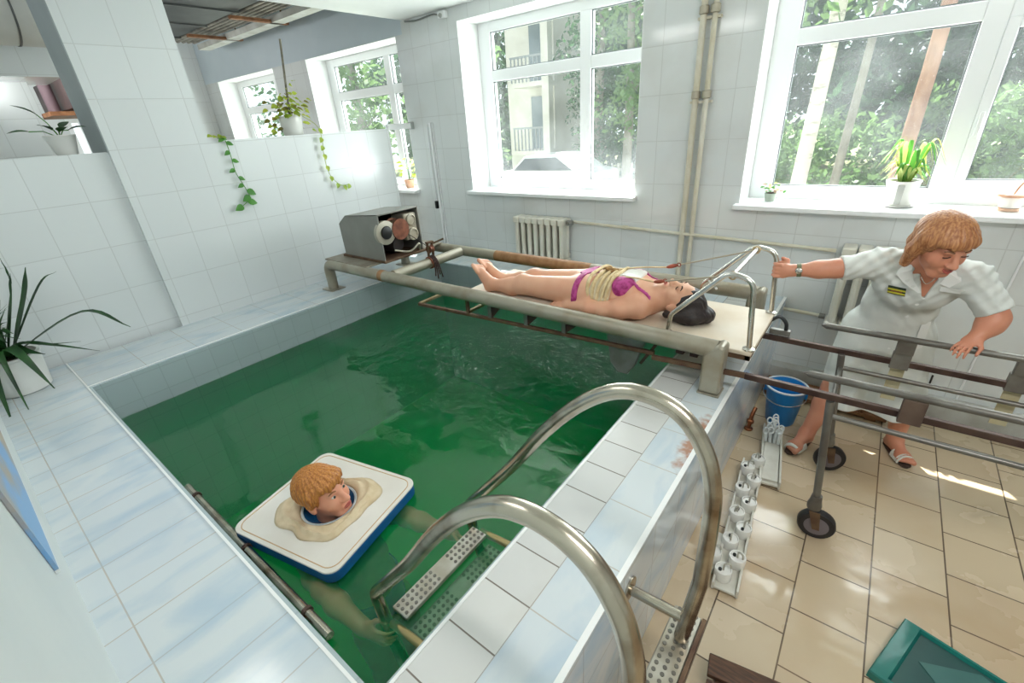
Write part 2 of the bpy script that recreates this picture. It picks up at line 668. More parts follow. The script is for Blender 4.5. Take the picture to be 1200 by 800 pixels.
class Field:
    def __init__(self, lo, hi, h):
        self.h = h
        self.lo = _n3(lo)
        self.n = np.ceil((np.array(hi) - np.array(lo)) / h).astype(int) + 1
        self.F = np.full(self.n, 0.5, dtype=np.float32)

    def _sub(self, lo, hi):
        a = np.clip(np.floor((np.array(lo) - self.lo) / self.h).astype(int), 0, self.n - 1)
        b = np.clip(np.ceil((np.array(hi) - self.lo) / self.h).astype(int) + 1, 1, self.n)
        if np.any(b <= a):
            return None
        g = [self.lo[i] + np.arange(a[i], b[i], dtype=np.float32) * self.h for i in range(3)]
        X, Y, Z = np.meshgrid(*g, indexing='ij', sparse=True)
        return tuple(slice(a[i], b[i]) for i in range(3)), X, Y, Z

    def _mix(self, sl, d, k, cut):
        A = self.F[sl]
        if cut:
            hh = np.clip(0.5 - 0.5 * (d + A) / k, 0, 1)
            self.F[sl] = A * (1 - hh) - d * hh + k * hh * (1 - hh)
        else:
            hh = np.clip(0.5 + 0.5 * (A - d) / k, 0, 1)
            self.F[sl] = A * (1 - hh) + d * hh - k * hh * (1 - hh)

    def cap(self, a, b, ra, rb=None, k=0.02, cut=False, flat=None):
        rb = ra if rb is None else rb
        a, b = _n3(a), _n3(b)
        mrg = max(ra, rb) + k * 1.5 + 3 * self.h
        s = self._sub(np.minimum(a, b) - mrg, np.maximum(a, b) + mrg)
        if s is None:
            return self
        sl, X, Y, Z = s
        ab = b - a
        L2 = float(ab @ ab) + 1e-9
        px, py, pz = X - a[0], Y - a[1], Z - a[2]
        t = np.clip((px * ab[0] + py * ab[1] + pz * ab[2]) / L2, 0, 1)
        dx, dy, dz = px - t * ab[0], py - t * ab[1], pz - t * ab[2]
        d = np.sqrt(dx * dx + dy * dy + dz * dz) - (ra + t * (rb - ra))
        self._mix(sl, d.astype(np.float32), k, cut)
        return self

    def chain(self, pts, rs, k=0.02):
        for i in range(len(pts) - 1):
            self.cap(pts[i], pts[i + 1], rs[i], rs[i + 1], k)
        return self

    def ell(self, c, r, k=0.02, rot=None, cut=False):
        c = _n3(c)
        mrg = max(r) + k * 1.5 + 3 * self.h
        s = self._sub(c - mrg, c + mrg)
        if s is None:
            return self
        sl, X, Y, Z = s
        x, y, z = X - c[0], Y - c[1], Z - c[2]
        if rot is not None:  # rot columns = local axes in world
            x, y, z = (x * rot[0][i] + y * rot[1][i] + z * rot[2][i] for i in range(3))
        k0 = np.sqrt((x / r[0]) ** 2 + (y / r[1]) ** 2 + (z / r[2]) ** 2)
        k1 = np.sqrt((x / r[0] ** 2) ** 2 + (y / r[1] ** 2) ** 2 + (z / r[2] ** 2) ** 2) + 1e-6
        self._mix(sl, (k0 * (k0 - 1) / k1).astype(np.float32), k, cut)
        return self

    def coords(self):
        g = [self.lo[i] + np.arange(self.n[i], dtype=np.float32) * self.h for i in range(3)]
        return np.meshgrid(*g, indexing='ij', sparse=True)

    def plane(self, p, n, k=0.006):
        """keep only the side away from n"""
        X, Y, Z = self.coords()
        n = _n3(n) / np.linalg.norm(n)
        d = (X - p[0]) * n[0] + (Y - p[1]) * n[1] + (Z - p[2]) * n[2]
        self.F = np.maximum(self.F, d.astype(np.float32))
        return self

    def copy(self):
        o = Field.__new__(Field)
        o.h, o.lo, o.n, o.F = self.h, self.lo, self.n, self.F.copy()
        return o

    def mesh(self):
        F = self.F.copy()
        F[0], F[-1], F[:, 0], F[:, -1], F[:, :, 0], F[:, :, -1] = (0.5,) * 6
        S = F < 0
        n = self.n - 1
        cnt = np.zeros(n, np.int8)
        for i in (0, 1):
            for j in (0, 1):
                for k in (0, 1):
                    cnt += S[i:n[0] + i, j:n[1] + j, k:n[2] + k]
        act = (cnt > 0) & (cnt < 8)
        I, J, K = np.nonzero(act)
        idx = np.full(n, -1, np.int64)
        idx[I, J, K] = np.arange(len(I))
        acc = np.zeros((len(I), 3))
        w = np.zeros(len(I))
        for ax in range(3):
            o1, o2 = [a for a in range(3) if a != ax]
            for p in (0, 1):
                for q in (0, 1):
                    off = np.zeros(3, int)
                    off[o1], off[o2] = p, q
                    e = off.copy()
                    e[ax] = 1
                    fa = F[I + off[0], J + off[1], K + off[2]]
                    fb = F[I + e[0], J + e[1], K + e[2]]
                    c = (fa < 0) != (fb < 0)
                    t = np.where(c, fa / np.where(c, fa - fb, 1), 0)
                    pos = np.zeros((len(I), 3)) + off
                    pos[:, ax] += t
                    acc[c] += pos[c]
                    w[c] += 1
        vs = self.lo + (np.stack([I, J, K], 1) + acc / w[:, None]) * self.h
        quads = []
        for ax in range(3):
            o1, o2 = [(1, 2), (2, 0), (0, 1)][ax]
            sa = [slice(None)] * 3
            sb = [slice(None)] * 3
            sa[ax], sb[ax] = slice(0, -1), slice(1, None)
            A, B = S[tuple(sa)], S[tuple(sb)]
            P = np.stack(np.nonzero(A != B), 1)
            P = P[(P[:, o1] > 0) & (P[:, o2] > 0) & (P[:, o1] < n[o1]) & (P[:, o2] < n[o2])]
            ins = A[P[:, 0], P[:, 1], P[:, 2]]
            c = []
            for p, q in ((1, 1), (0, 1), (0, 0), (1, 0)):
                Q = P.copy()
                Q[:, o1] -= p
                Q[:, o2] -= q
                c.append(idx[Q[:, 0], Q[:, 1], Q[:, 2]])
            c = np.stack(c, 1)
            c[~ins] = c[~ins][:, ::-1]
            quads.append(c)
        return vs, np.concatenate(quads)

    def build(self, name, m, parent, paint=None):
        vs, qs = self.mesh()
        base = world_loc(parent)
        me = bpy.data.meshes.new(name)
        me.from_pydata((vs - np.array(base)).tolist(), [], qs.tolist())
        for q in (m if isinstance(m, (list, tuple)) else [m]):
            me.materials.append(q)
        me.polygons.foreach_set('use_smooth', [True] * len(me.polygons))
        me.update()
        o = bpy.data.objects.new(name, me)
        COL.objects.link(o)
        o.parent = parent
        return o


class Frame:
    """local axes of a head or a hand: r (its left-to-right as seen by itself), f forward, u up"""

    def __init__(self, c, f, u, s=1.0):
        self.c = Vector(c)
        self.f = Vector(f).normalized()
        u = Vector(u)
        self.u = (u - self.f * u.dot(self.f)).normalized()
        self.r = self.f.cross(self.u)
        self.s = s
        self.rot = [[self.r[i], self.f[i], self.u[i]] for i in range(3)]
        self.mat = Matrix((self.r, self.f, self.u)).transposed()

    def p(self, x, y, z):
        return self.c + (self.r * x + self.f * y + self.u * z) * self.s

    def e(self, *r):
        return tuple(v * self.s for v in r)


def sdf_head(F, h):
    s = h.s
    F.ell(h.p(0, -0.008, 0.03), h.e(0.076, 0.094, 0.085), 0.02, h.rot)
    F.ell(h.p(0, 0.028, -0.03), h.e(0.060, 0.062, 0.078), 0.025 * s, h.rot)
    F.cap(h.p(-0.016, 0.066, -0.092), h.p(0.016, 0.066, -0.092), 0.020 * s, 0.020 * s, 0.03 * s)
    for q in (-1, 1):
        F.ell(h.p(0.036 * q, 0.06, -0.028), h.e(0.026, 0.026, 0.028), 0.02 * s, h.rot)
        F.ell(h.p(0.031 * q, 0.100, 0.006), h.e(0.017, 0.016, 0.011), 0.012 * s, h.rot, cut=True)
        F.ell(h.p(0.077 * q, -0.005, -0.012), h.e(0.010, 0.021, 0.032), 0.008 * s, h.rot)
        F.ell(h.p(0.013 * q, 0.100, -0.032), h.e(0.009, 0.010, 0.008), 0.008 * s, h.rot)
    F.cap(h.p(-0.036, 0.081, 0.026), h.p(0.036, 0.081, 0.026), 0.010 * s, 0.010 * s, 0.02 * s)
    F.cap(h.p(0, 0.088, 0.012), h.p(0, 0.112, -0.028), 0.009 * s, 0.012 * s, 0.014 * s)
    F.ell(h.p(0, 0.088, -0.062), h.e(0.024, 0.012, 0.012), 0.012 * s, h.rot)


def face_parts(h, root, lipc, browc, closed=False, eyec=(70, 60, 55), smile=0.0):
    for q in (-1, 1):
        mb = MB()
        mb.tube([h.p(q * (0.018 + 0.030 * t), 0.093 - 0.012 * t * t, 0.026 + 0.006 * math.sin(3 * t)) for t in (0, .25, .5, .75, 1)],
                [0.003 * h.s, 0.004 * h.s, 0.004 * h.s, 0.0035 * h.s, 0.002 * h.s], 6)
        obj('eyebrow', mb, mat('brow_%d' % browc[0], browc, 0.8), root)
    mb = MB()
    for i, z in enumerate((-0.0585, -0.0665)):
        mb.tube([h.p(x, 0.1005 - 9 * x * x, z + smile * x * x * 24 + (2.0 if i else -0.8) * x * x * 3 + (0.0 if i else 0.001)) for x in (-0.022, -0.012, 0, 0.012, 0.022)],
                [0.0012 * h.s, 0.003 * h.s, 0.0038 * h.s, 0.003 * h.s, 0.0012 * h.s], 8)
    obj('lips', mb, mat('lips', lipc, 0.4), root)
    for q in (-1, 1):
        mb = MB()
        if closed:
            mb.tube([h.p(q * 0.031 + x, 0.089 - 8 * x * x, 0.002 + 9 * x * x) for x in (-0.014, -0.007, 0, 0.007, 0.014)], 0.0022 * h.s, 6)
            obj('eyelid', mb, mat('lash', (70, 48, 40), 0.8), root)
        else:
            mb.ell(h.p(q * 0.031, 0.0805, 0.006), h.e(0.0105, 0.0095, 0.0062), 14, 10, h.mat)
            mb.cur = 1
            mb.ell(h.p(q * 0.031, 0.0875, 0.006), h.e(0.0060, 0.004, 0.0058), 12, 8, h.mat)
            obj('eye', mb, [mat('eye_white', (225, 222, 218), 0.2), mat('iris', eyec, 0.15)], root)


def sdf_hand(F, wrist, h, length=0.17, curl=0.3, spread=0.10, side=1, thumb=1.0, thick=1.0):
    """palm at frame h (f = finger direction, u = back of hand, r = across); fingers bend towards -u by `curl` at each joint"""
    L = length
    pc = h.p(0, L * 0.26, 0)
    F.ell(pc, (L * 0.235, L * 0.30, L * 0.085 * thick), 0.012, h.rot)
    F.cap(wrist, h.p(0, L * 0.12, 0), L * 0.155, L * 0.15, 0.02)
    for i, (x, ln) in enumerate(((-0.165, 0.42), (-0.055, 0.48), (0.055, 0.45), (0.16, 0.36))):
        x *= side
        p = h.p(x * L, L * 0.48, 0)
        a = -curl * 0.5
        prev = p
        r0 = L * (0.052 if i < 3 else 0.045)
        for j, fr in enumerate((0.44, 0.31, 0.25)):
            d = (h.f * math.cos(a) + h.u * math.sin(a) + h.r * (x * spread * 6 * (1 - 0.3 * j))).normalized()
            nxt = prev + d * (ln * L * fr)
            F.cap(prev, nxt, r0 * (1 - 0.1 * j), r0 * (0.93 - 0.12 * j), 0.004)
            prev = nxt
            a -= curl
    # thumb leaves the side of the palm near its base
    b = h.p(-0.17 * side * L, L * 0.14, -0.02 * L)
    d1 = (h.f * 0.75 - h.r * side * 0.75 - h.u * (0.15 + 0.3 * curl)).normalized()
    d2 = (h.f * 0.95 - h.r * side * (0.35 - 0.5 * curl) - h.u * (0.2 + 0.5 * curl)).normalized()
    m1 = b + d1 * (0.24 * L * thumb)
    m2 = m1 + d2 * (0.26 * L * thumb)
    F.cap(b, m1, L * 0.085, L * 0.062, 0.012)
    F.cap(m1, m2, L * 0.06, L * 0.048, 0.006)

# ================================================================== THE SETTING
WHITE_TILE = ((224, 228, 228), (220, 224, 224), (207, 210, 209))
t_xz = tile_mat('white_wall_tile_back', ('x', 'z'), 0.25, 0.30, *WHITE_TILE, rough=0.09, shift=(0.13, 0.13), wob=0.25,
                dirt=((190, 186, 175), 2.5, 0.35))
t_yz = tile_mat('white_wall_tile_side', ('y', 'z'), 0.245, 0.295, *WHITE_TILE, rough=0.20, shift=(0.02, 0.19), wob=0.7)
t_yz2 = tile_mat('white_wall_tile_niche', ('y', 'z'), 0.25, 0.295, *WHITE_TILE, rough=0.09, shift=(0.04, 0.19), wob=0.25)
BLUE = ((210, 217, 219), (205, 213, 217), (190, 184, 174))
STREAK = (164, 189, 208)
t_led = tile_mat('marbled_blue_tile_ledge', ('x', 'y'), 0.17, 0.30, *BLUE, rough=0.14, streak=STREAK, streak_scale=(9, 3),
                 shift=(0.08, 0.08), streak_amt=0.6, mortar=0.0022, wob=0.2)
t_cop = tile_mat('marbled_blue_tile_coping', ('y', 'x'), 0.25, 0.175, *BLUE, rough=0.12, streak=STREAK, streak_scale=(3, 8),
                 shift=(0.12, 0.0), streak_amt=0.6, mortar=0.0022, wob=0.2, spot=((168, 112, 76), (-0.372, 1.62, 0.625), (0.10, 0.42, 1.0)))
t_gry = tile_mat('pale_grey_tile_rim', ('y', 'x'), 0.158, 0.175, (214, 214, 210), (204, 205, 203), (120, 112, 104), rough=0.2,
                 shift=(0.0, 0.0), mortar=0.0025, wob=0.2, dirt=((172, 168, 158), 3.0, 0.4))
t_out = tile_mat('marbled_blue_tile_wall', ('y', 'z'), 0.25, 0.20, (208, 216, 222), (202, 211, 218), (186, 186, 182), rough=0.07,
                 streak=(146, 184, 216), streak_scale=(3, 5), shift=(0.12, 0.0), streak_amt=0.75, wob=0.3)
t_bas = tile_mat('pool_basin_tile', ('y', 'z'), 0.15, 0.155, (174, 188, 190), (171, 185, 188), (164, 177, 179), rough=0.2, shift=(0.03, 0.025))
t_basx = tile_mat('pool_basin_tile_cross', ('x', 'z'), 0.15, 0.155, (174, 188, 190), (171, 185, 188), (164, 177, 179), rough=0.2,
                  shift=(0.03, 0.025))
t_bot = tile_mat('pool_floor_tile', ('x', 'y'), 0.15, 0.15, (120, 205, 150), (118, 203, 148), (114, 199, 145), rough=0.4)
t_flr = tile_mat('beige_floor_tile', ('y', 'x'), 0.268, 0.253, (206, 187, 158), (198, 176, 146), (104, 88, 72), rough=0.22, offset=0.5,
                 shift=(0.04, 0.163), mortar=0.0032, dirt=((182, 146, 108), 2.2, 0.5), wob=0.5, bump=0.5, wet=(0.07, 0.34, 2.6))
paint_white = mat('white_wall_paint', (236, 238, 237), 0.55, c2=(228, 231, 230), nscale=3)
paint_blue = mat('blue_grey_wall_paint', (200, 211, 218), 0.6, c2=(193, 205, 213), nscale=2)
pvc = mat('white_pvc_frame', (240, 242, 243), 0.3)
shade = mat('pillar_side_shade', (150, 158, 158), 0.5, c2=(138, 147, 148), nscale=3)  # pillar's side face: its shade is put into this darker grey
glass = glass_mat()

# floors
struct('floor', MB().box((-0.35, -0.15, -0.1), (3.2, 3.53, 0)), t_flr)
struct('floor_next_room', MB().box((-8.75, -0.15, -0.1), (-4.27, 3.53, 0)), t_flr)

# pool body: four rims round the basin
struct('pool_rim_front', MB().box((-4.02, -0.15, -0.9), (-0.70, 0.22, 0.625)), t_led)
struct('pool_rim_left', MB().box((-4.02, 0.22, -0.9), (-3.45, 3.53, 0.625)), t_led)
struct('pool_rim_back', MB().box((-3.45, 3.10, -0.9), (-0.70, 3.53, 0.625)), t_led)
struct('pool_rim_right', MB().box((-0.70, -0.15, -0.9), (-0.525, 3.53, 0.622)), t_gry)
struct('pool_coping', MB().box((-0.525, -0.15, -0.9), (-0.365, 3.53, 0.625)), t_cop)
struct('pool_outer_wall', MB().box((-0.365, -0.15, -0.1), (-0.35, 3.53, 0.6255)), t_out)
# lining of the basin
e = 0.012
struct('pool_lining_left', MB().box((-3.45, 0.22, -0.75), (-3.45 + e, 3.10, 0.620)), t_bas)
struct('pool_lining_right', MB().box((-0.70 - e, 0.22, -0.75), (-0.70, 3.10, 0.618)), t_bas)
struct('pool_lining_front', MB().box((-3.45 + e, 0.22, -0.75), (-0.70 - e, 0.22 + e, 0.620)), t_basx)
struct('pool_lining_back', MB().box((-3.45 + e, 3.10 - e, -0.75), (-0.70 - e, 3.10, 0.620)), t_basx)
struct('pool_floor', MB().box((-3.45, 0.22, -0.9), (-0.70, 3.10, -0.75)), t_bot)
edge = mat('white_edge_strip', (236, 238, 236), 0.35)
struct('trim_1', MB().box((-4.02, 0.211, 0.6251), (-0.702, 0.22, 0.6285)), edge)
struct('trim_2', MB().box((-3.464, 0.22, 0.6251), (-3.45, 3.10, 0.6285)), edge)
struct('trim_3', MB().box((-0.366, -0.15, 0.6256), (-0.348, 3.52, 0.629)), edge)
struct('trim_4', MB().box((-0.704, 0.22, 0.6221), (-0.694, 3.10, 0.6245)), edge)

# window wall, cut for the openings
YW, YO = 3.53, 3.96
OPEN = [(-8.30, -6.59, 1.25, 2.70), (-5.79, -4.10, 1.25, 2.70), (-3.27, -1.53, 1.27, 2.70), (-0.76, 1.00, 1.25, 2.70)]


def wall_with_openings(x0, x1, z0, z1, holes):
    mb = MB()
    xs = sorted(set([x0, x1] + [v for o in holes for v in o[:2]]))
    for i in range(len(xs) - 1):
        a, b = xs[i], xs[i + 1]
        h = [o for o in holes if o[0] <= a and b <= o[1]]
        if not h:
            mb.box((a, YW, z0), (b, YO, z1))
        else:
            mb.box((a, YW, z0), (b, YO, h[0][2]))
            if h[0][3] < z1:
                mb.box((a, YW, h[0][3]), (b, YO, z1))
    return mb


struct('wall_back', wall_with_openings(-4.0, 3.2, -0.1, 2.805, OPEN[2:]), t_xz)
struct('wall_back_next_room', wall_with_openings(-8.75, -4.0, -0.1, 2.70, OPEN[:2]), t_xz)
struct('wall_back_upper', MB().box((-8.75, YW, 2.70), (-4.0, YO, 3.45)), paint_blue)
struct('wall_right', MB().box((3.2, -0.3, -0.1), (3.35, 3.96, 2.805)), t_yz)
# wall_front stands right behind the camera
struct('wall_front', MB().box((-8.75, -0.45, -0.1), (3.2, -0.15, 2.805)), mat('front_wall_paint', (214, 219, 216), 0.35, c2=(206, 212, 210), nscale=2.5))
struct('ceiling', MB().box((-3.93, -0.3, 2.805), (3.35, 3.53, 3.0)), paint_white)
struct('ceiling_next_room', MB().box((-8.9, -0.3, 3.45), (-3.93, 3.96, 3.55)), paint_white)
struct('ceiling_edge', MB().box((-3.96, -0.3, 2.805), (-3.93, 3.53, 3.45)), paint_white)

# pillar and the two low partitions on the left
mbp = MB().box((-4.40, 0.912, -0.1), (-4.02, 1.52, 3.45))
struct('wall_left_pillar', mbp, t_yz)
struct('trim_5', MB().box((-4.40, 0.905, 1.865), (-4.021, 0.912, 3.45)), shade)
struct('wall_left_niche', MB().box((-4.34, -0.15, -0.1), (-4.06, 0.912, 1.868)), t_yz2)
struct('wall_left_low', MB().box((-4.27, 1.52, -0.1), (-4.02, 3.19, 1.89)), t_yz)
# walls of the room behind
_wl = MB().box((-8.9, -0.45, -0.1), (-8.75, 1.66, 3.45)).box((-8.9, 2.5, -0.1), (-8.75, 3.96, 3.45))
_wl.box((-8.9, 1.66, -0.1), (-8.75, 2.5, 1.25)).box((-8.9, 1.66, 2.30), (-8.75, 2.5, 3.45))
struct('wall_left', _wl, t_yz2)
_w5 = bpy.data.objects.new('window_5', None)
COL.objects.link(_w5)
_w5.location = (-8.8, 2.08, 1.25)
_w5['kind'] = 'structure'
_fr = MB().box((-8.86, 1.66, 1.25), (-8.80, 1.72, 2.30)).box((-8.86, 2.44, 1.25), (-8.80, 2.5, 2.30))
_fr.box((-8.86, 1.72, 1.25), (-8.80, 2.44, 1.31)).box((-8.86, 1.72, 2.24), (-8.80, 2.44, 2.30)).box((-8.86, 1.80, 1.31), (-8.80, 1.85, 2.24))
obj('frame', _fr, pvc, _w5, 0)
obj('pane', MB().box((-8.834, 1.72, 1.31), (-8.83, 2.44, 2.24)), glass, _w5, 0)
struct('wall_left_inner', MB().box((-6.2, -0.15, -0.1), (-6.0, 1.00, 2.45)), t_yz2)
struct('beam_next_room', MB().box((-6.25, -0.15, 2.45), (-5.6, 1.17, 2.80)), t_yz2)
# lower ledge at the foot of the window wall
struct('baseboard_back', MB().box((-0.35, 3.44, 0), (3.2, 3.53, 0.12)), mat('grey_white_plinth', (206, 208, 204), 0.35, c2=(180, 178, 170), nscale=6))


def window(n, x0, x1, z0, z1, mull, transom, openable, sill=(3.46, 3.74)):
    w = bpy.data.objects.new('window_%d' % n, None)
    COL.objects.link(w)
    w.location = ((x0 + x1) / 2, 3.82, z0)
    w['kind'] = 'structure'
    # reveal: plaster lining of the opening
    mb = MB()
    t = 0.006
    mb.box((x0, YW + 0.001, z0), (x0 + t, YO - 0.002, z1)).box((x1 - t, YW + 0.001, z0), (x1, YO - 0.002, z1))
    mb.box((x0 + t, YW + 0.001, z1 - t), (x1 - t, YO - 0.002, z1))
    obj('reveal', mb, paint_white, w, 0)
    obj('sill', MB().box((x0 - 0.02, 3.455, z0 - 0.028), (x1 + 0.02, 3.80, z0 + 0.004)), pvc, w, 0, bevel=0.006)
    f0, f1 = 3.80, 3.865
    a, b = x0 + 0.09, x1 - 0.04
    lo, hi = z0 + 0.035, z1 - 0.03
    mb = MB()
    fw = 0.055
    mb.box((x0 + t, f0, z0), (a + fw, f1, z1 - t)).box((b - fw, f0, z0), (x1 - t, f1, z1 - t))
    mb.box((a + fw, f0, z0), (b - fw, f1, lo + fw)).box((a + fw, f0, hi - fw), (b - fw, f1, z1 - t))
    obj('outer_frame', mb, pvc, w, 0, bevel=0.004)
    obj('mullion', MB().box((mull - 0.05, f0 - 0.004, lo + fw), (mull + 0.05, f1 - 0.003, hi - fw)), pvc, w, 0, bevel=0.004)
    for p, q in ((a + fw, mull - 0.05), (mull + 0.05, b - fw)):
        obj('transom', MB().box((p, f0 - 0.002, transom - 0.045), (q, f1 - 0.004, transom + 0.045)), pvc, w, 0, bevel=0.004)
    g = 0.008
    gasket = mat('dark_window_gasket', (120, 126, 126), 0.6)
    panes = []
    for p, q, tight in ((a + fw, mull - 0.05, 0), (mull + 0.05, b - fw, openable)):
        for r_, s_ in ((lo + fw, transom - 0.045), (transom + 0.045, hi - fw)):
            panes.append((p, q, r_, s_))
            if tight and r_ < transom - 0.1:
                mb = MB()
                k = 0.05
                mb.box((p, f0 - 0.015, r_), (p + k, f1 - 0.006, s_)).box((q - k, f0 - 0.015, r_), (q, f1 - 0.006, s_))
                mb.box((p + k, f0 - 0.015, r_), (q - k, f1 - 0.006, r_ + k)).box((p + k, f0 - 0.015, s_ - k), (q - k, f1 - 0.006, s_))
                s = obj('sash', mb, pvc, w, 0, bevel=0.004)
                mb = MB()
                hz = (r_ + s_) / 2 - 0.12
                mb.box((p + 0.012, f0 - 0.028, hz - 0.03), (p + 0.036, f0 - 0.014, hz + 0.03))
                mb.box((p + 0.015, f0 - 0.045, hz - 0.012), (p + 0.033, f0 - 0.027, hz + 0.11))
                obj('window_handle', mb, pvc, s, 0, bevel=0.003)
                p, q, r_, s_ = p + k, q - k, r_ + k, s_ - k
            ga = MB()
            ga.box((p, f0 + 0.012, r_), (p + g, f0 + 0.024, s_)).box((q - g, f0 + 0.012, r_), (q, f0 + 0.024, s_))
            ga.box((p, f0 + 0.012, r_), (q, f0 + 0.024, r_ + g)).box((p, f0 + 0.012, s_ - g), (q, f0 + 0.024, s_))
            obj('gasket', ga, gasket, w, 0)
            obj('pane', MB().box((p + 0.001, f0 + 0.026, r_ + 0.001), (q - 0.001, f0 + 0.030, s_ - 0.001)), glass, w, 0)
    return w


window(1, -3.27, -1.53, 1.27, 2.70, -2.13, 2.265, 0)
window(2, -0.76, 1.00, 1.25, 2.70, 0.285, 2.23, 1)
window(3, -5.79, -4.10, 1.25, 2.70, -4.62, 2.29, 0)
window(4, -8.30, -6.59, 1.25, 2.70, -7.10, 2.29, 0)
# unseen slabs added outside, their gap shaped to cast the thin sun strips
struct('sun_slot_slab', MB().box((-9.0, 3.96, 3.2), (3.4, 4.272, 3.26)), paint_white)
struct('sun_slot_strip', MB().box((-9.0, 4.297, 3.19), (3.4, 4.327, 3.27)), paint_white)

# ================================================================== POOL WATER
WZ = 0.365
w = obj('pool_water', MB().box((-3.45 + e - 0.003, 0.22 + e - 0.003, -0.752), (-0.70 - e + 0.003, 3.10 - e + 0.003, WZ)), water_mat(), None, 0)
tag(w, 'green pool water with pale reflections, filling the tiled basin', 'water', kind='stuff')

# ================================================================== LIFT OVER THE POOL
tubep = mat('beige_grey_painted_tube', (160, 154, 138), 0.36, 0.25, c2=(140, 129, 108), nscale=7, contrast=(0.45, 0.72), bump=0.1)
rust = mat('rusty_brown_steel', (112, 88, 66), 0.6, 0.3, c2=(84, 58, 44), nscale=14, bump=0.3)
steel = mat('polished_steel', (214, 212, 206), 0.16, 1.0, c2=(176, 168, 156), nscale=10, contrast=(0.4, 0.8))
steel_worn = mat('worn_steel', (196, 188, 172), 0.24, 1.0, c2=(128, 110, 90), nscale=9, contrast=(0.45, 0.75), bump=0.08)
greysteel = mat('grey_steel', (150, 150, 146), 0.35, 0.6, c2=(128, 126, 120), nscale=9)
darkrail = mat('dark_brown_rail', (92, 74, 66), 0.45, 0.5, c2=(66, 48, 44), nscale=12)
rusttube = mat('rust_patch_on_tube', (166, 124, 84), 0.55, 0.1, c2=(140, 98, 62), nscale=16)
black = mat('black_plastic', (26, 26, 28), 0.4)

fr = thing('pool_gantry', 'long beige tubular frame spanning the pool in front of the windows', 'frame', (-2.07, 2.46, 0.625))
TZ = 0.855
for yy in (2.03, 2.87):
    mb = MB()
    path = fillet([(-3.70, yy, 0.70), (-3.70, yy, TZ), (-0.43, yy, TZ)], 0.10, 6)
    mb.tube(path, 0.044, 18)
    obj('rail', mb, tubep, fr)
    obj('post', MB().tube([(-3.70, yy, 0.626), (-3.70, yy, 0.705)], 0.0435, 18), tubep, fr)
    mb = MB()
    mb.prism([(-0.485, yy - 0.046, TZ - 0.02), (-0.485, yy - 0.046, 0.634), (-0.39, yy - 0.046, 0.634), (-0.39, yy - 0.046, TZ + 0.030), (-0.42, yy - 0.046, TZ + 0.042)], (0, 0.092, 0))
    obj('corner_post', mb, tubep, fr, 30, bevel=0.012)
    obj('foot_plate', MB().box((-0.488, yy - 0.05, 0.6255), (-0.386, yy + 0.05, 0.634)), tubep, fr, 0, bevel=0.002)
    obj('foot_plate', MB().box((-3.78, yy - 0.07, 0.6255), (-3.62, yy + 0.07, 0.6315)), tubep, fr, 0, bevel=0.002)
obj('cross_tube', MB().tube([(-2.85, 2.075, TZ), (-2.85, 2.83, TZ)], 0.041, 16), tubep, fr)
obj('rust_band', MB().tube([(-2.95, 2.03, TZ), (-2.90, 2.03, TZ)], 0.0452, 18), rusttube, fr)['label'] = 'rust-coloured band at the welded joint'
obj('rust_band', MB().tube([(-2.46, 2.87, TZ), (-1.55, 2.87, TZ)], 0.0449, 18), rusttube, fr)['label'] = 'rust-stained stretch of the far tube'
obj('winch_plate', MB().box((-3.71, 2.02, TZ + 0.034), (-3.12, 2.88, TZ + 0.048)), mat('brown_grey_plate', (160, 154, 140), 0.5, 0.2, c2=(138, 128, 112), nscale=9), fr, 0, bevel=0.003)

# electric winch
wz = TZ + 0.0485
wn = thing('winch', 'open grey winch box with motor and pulleys on the frame end', 'winch', (-3.30, 2.38, wz))
gm = mat('grey_enamel', (142, 141, 134), 0.42, 0.2, c2=(132, 131, 124), nscale=5)
mb = MB()
prof = [(-3.60, wz + 0.015), (-3.60, wz + 0.285), (-3.49, wz + 0.355), (-3.05, wz + 0.385), (-3.05, wz + 0.015)]
mb.prism([(x, 2.165, z) for x, z in prof], (0, 0.012, 0))
mb.prism([(x, 2.575, z) for x, z in prof], (0, 0.012, 0))
for (x0, z0), (x1, z1) in zip(prof[:3], prof[1:4]):
    mb.prism([(x0, 2.165, z0), (x1, 2.165, z1), (x1, 2.165, z1 - 0.012), (x0 + 0.012, 2.165, z0 - 0.006)], (0, 0.42, 0))
obj('housing', mb, gm, wn, 0, bevel=0.003)
obj('base', MB().box((-3.62, 2.15, wz), (-3.03, 2.60, wz + 0.018)), rust, wn, 0, bevel=0.003)
mb = MB().cyl((-3.16, 2.225, wz + 0.235), (-3.06, 2.225, wz + 0.235), 0.050, n=24)
mb.lathe((-3.05, 2.225, wz + 0.235), [(0.055, -0.035), (0.095, -0.03), (0.095, 0), (0.055, 0.006), (0.05, -0.002)], 28, (1, 0, 0))
obj('pulley', mb, mat('pale_pulley', (176, 170, 156), 0.4, 0.4), wn)
obj('hub', MB().lathe((-3.04, 2.225, wz + 0.235), [(0.05, -0.01), (0.05, 0.004), (0.018, 0.012), (0.001, 0.012)], 20, (1, 0, 0)), black, wn)
obj('drum', MB().lathe((-3.10, 2.37, wz + 0.235), [(0.085, -0.06), (0.085, -0.045), (0.062, -0.04), (0.062, 0.04), (0.085, 0.045), (0.085, 0.06)], 28, (1, 0, 0)),
    mat('copper_brown_drum', (150, 96, 74), 0.45, 0.5, c2=(110, 66, 52), nscale=20), wn)
mb = MB()
for k in range(9):
    mb.tube([(-3.135 + k * 0.0085, 2.37 + 0.066 * math.cos(a), wz + 0.235 + 0.066 * math.sin(a)) for a in [2 * math.pi * i / 20 for i in range(20)]], 0.0045, 6, closed=True)
obj('cable_winding', mb, rust, wn)
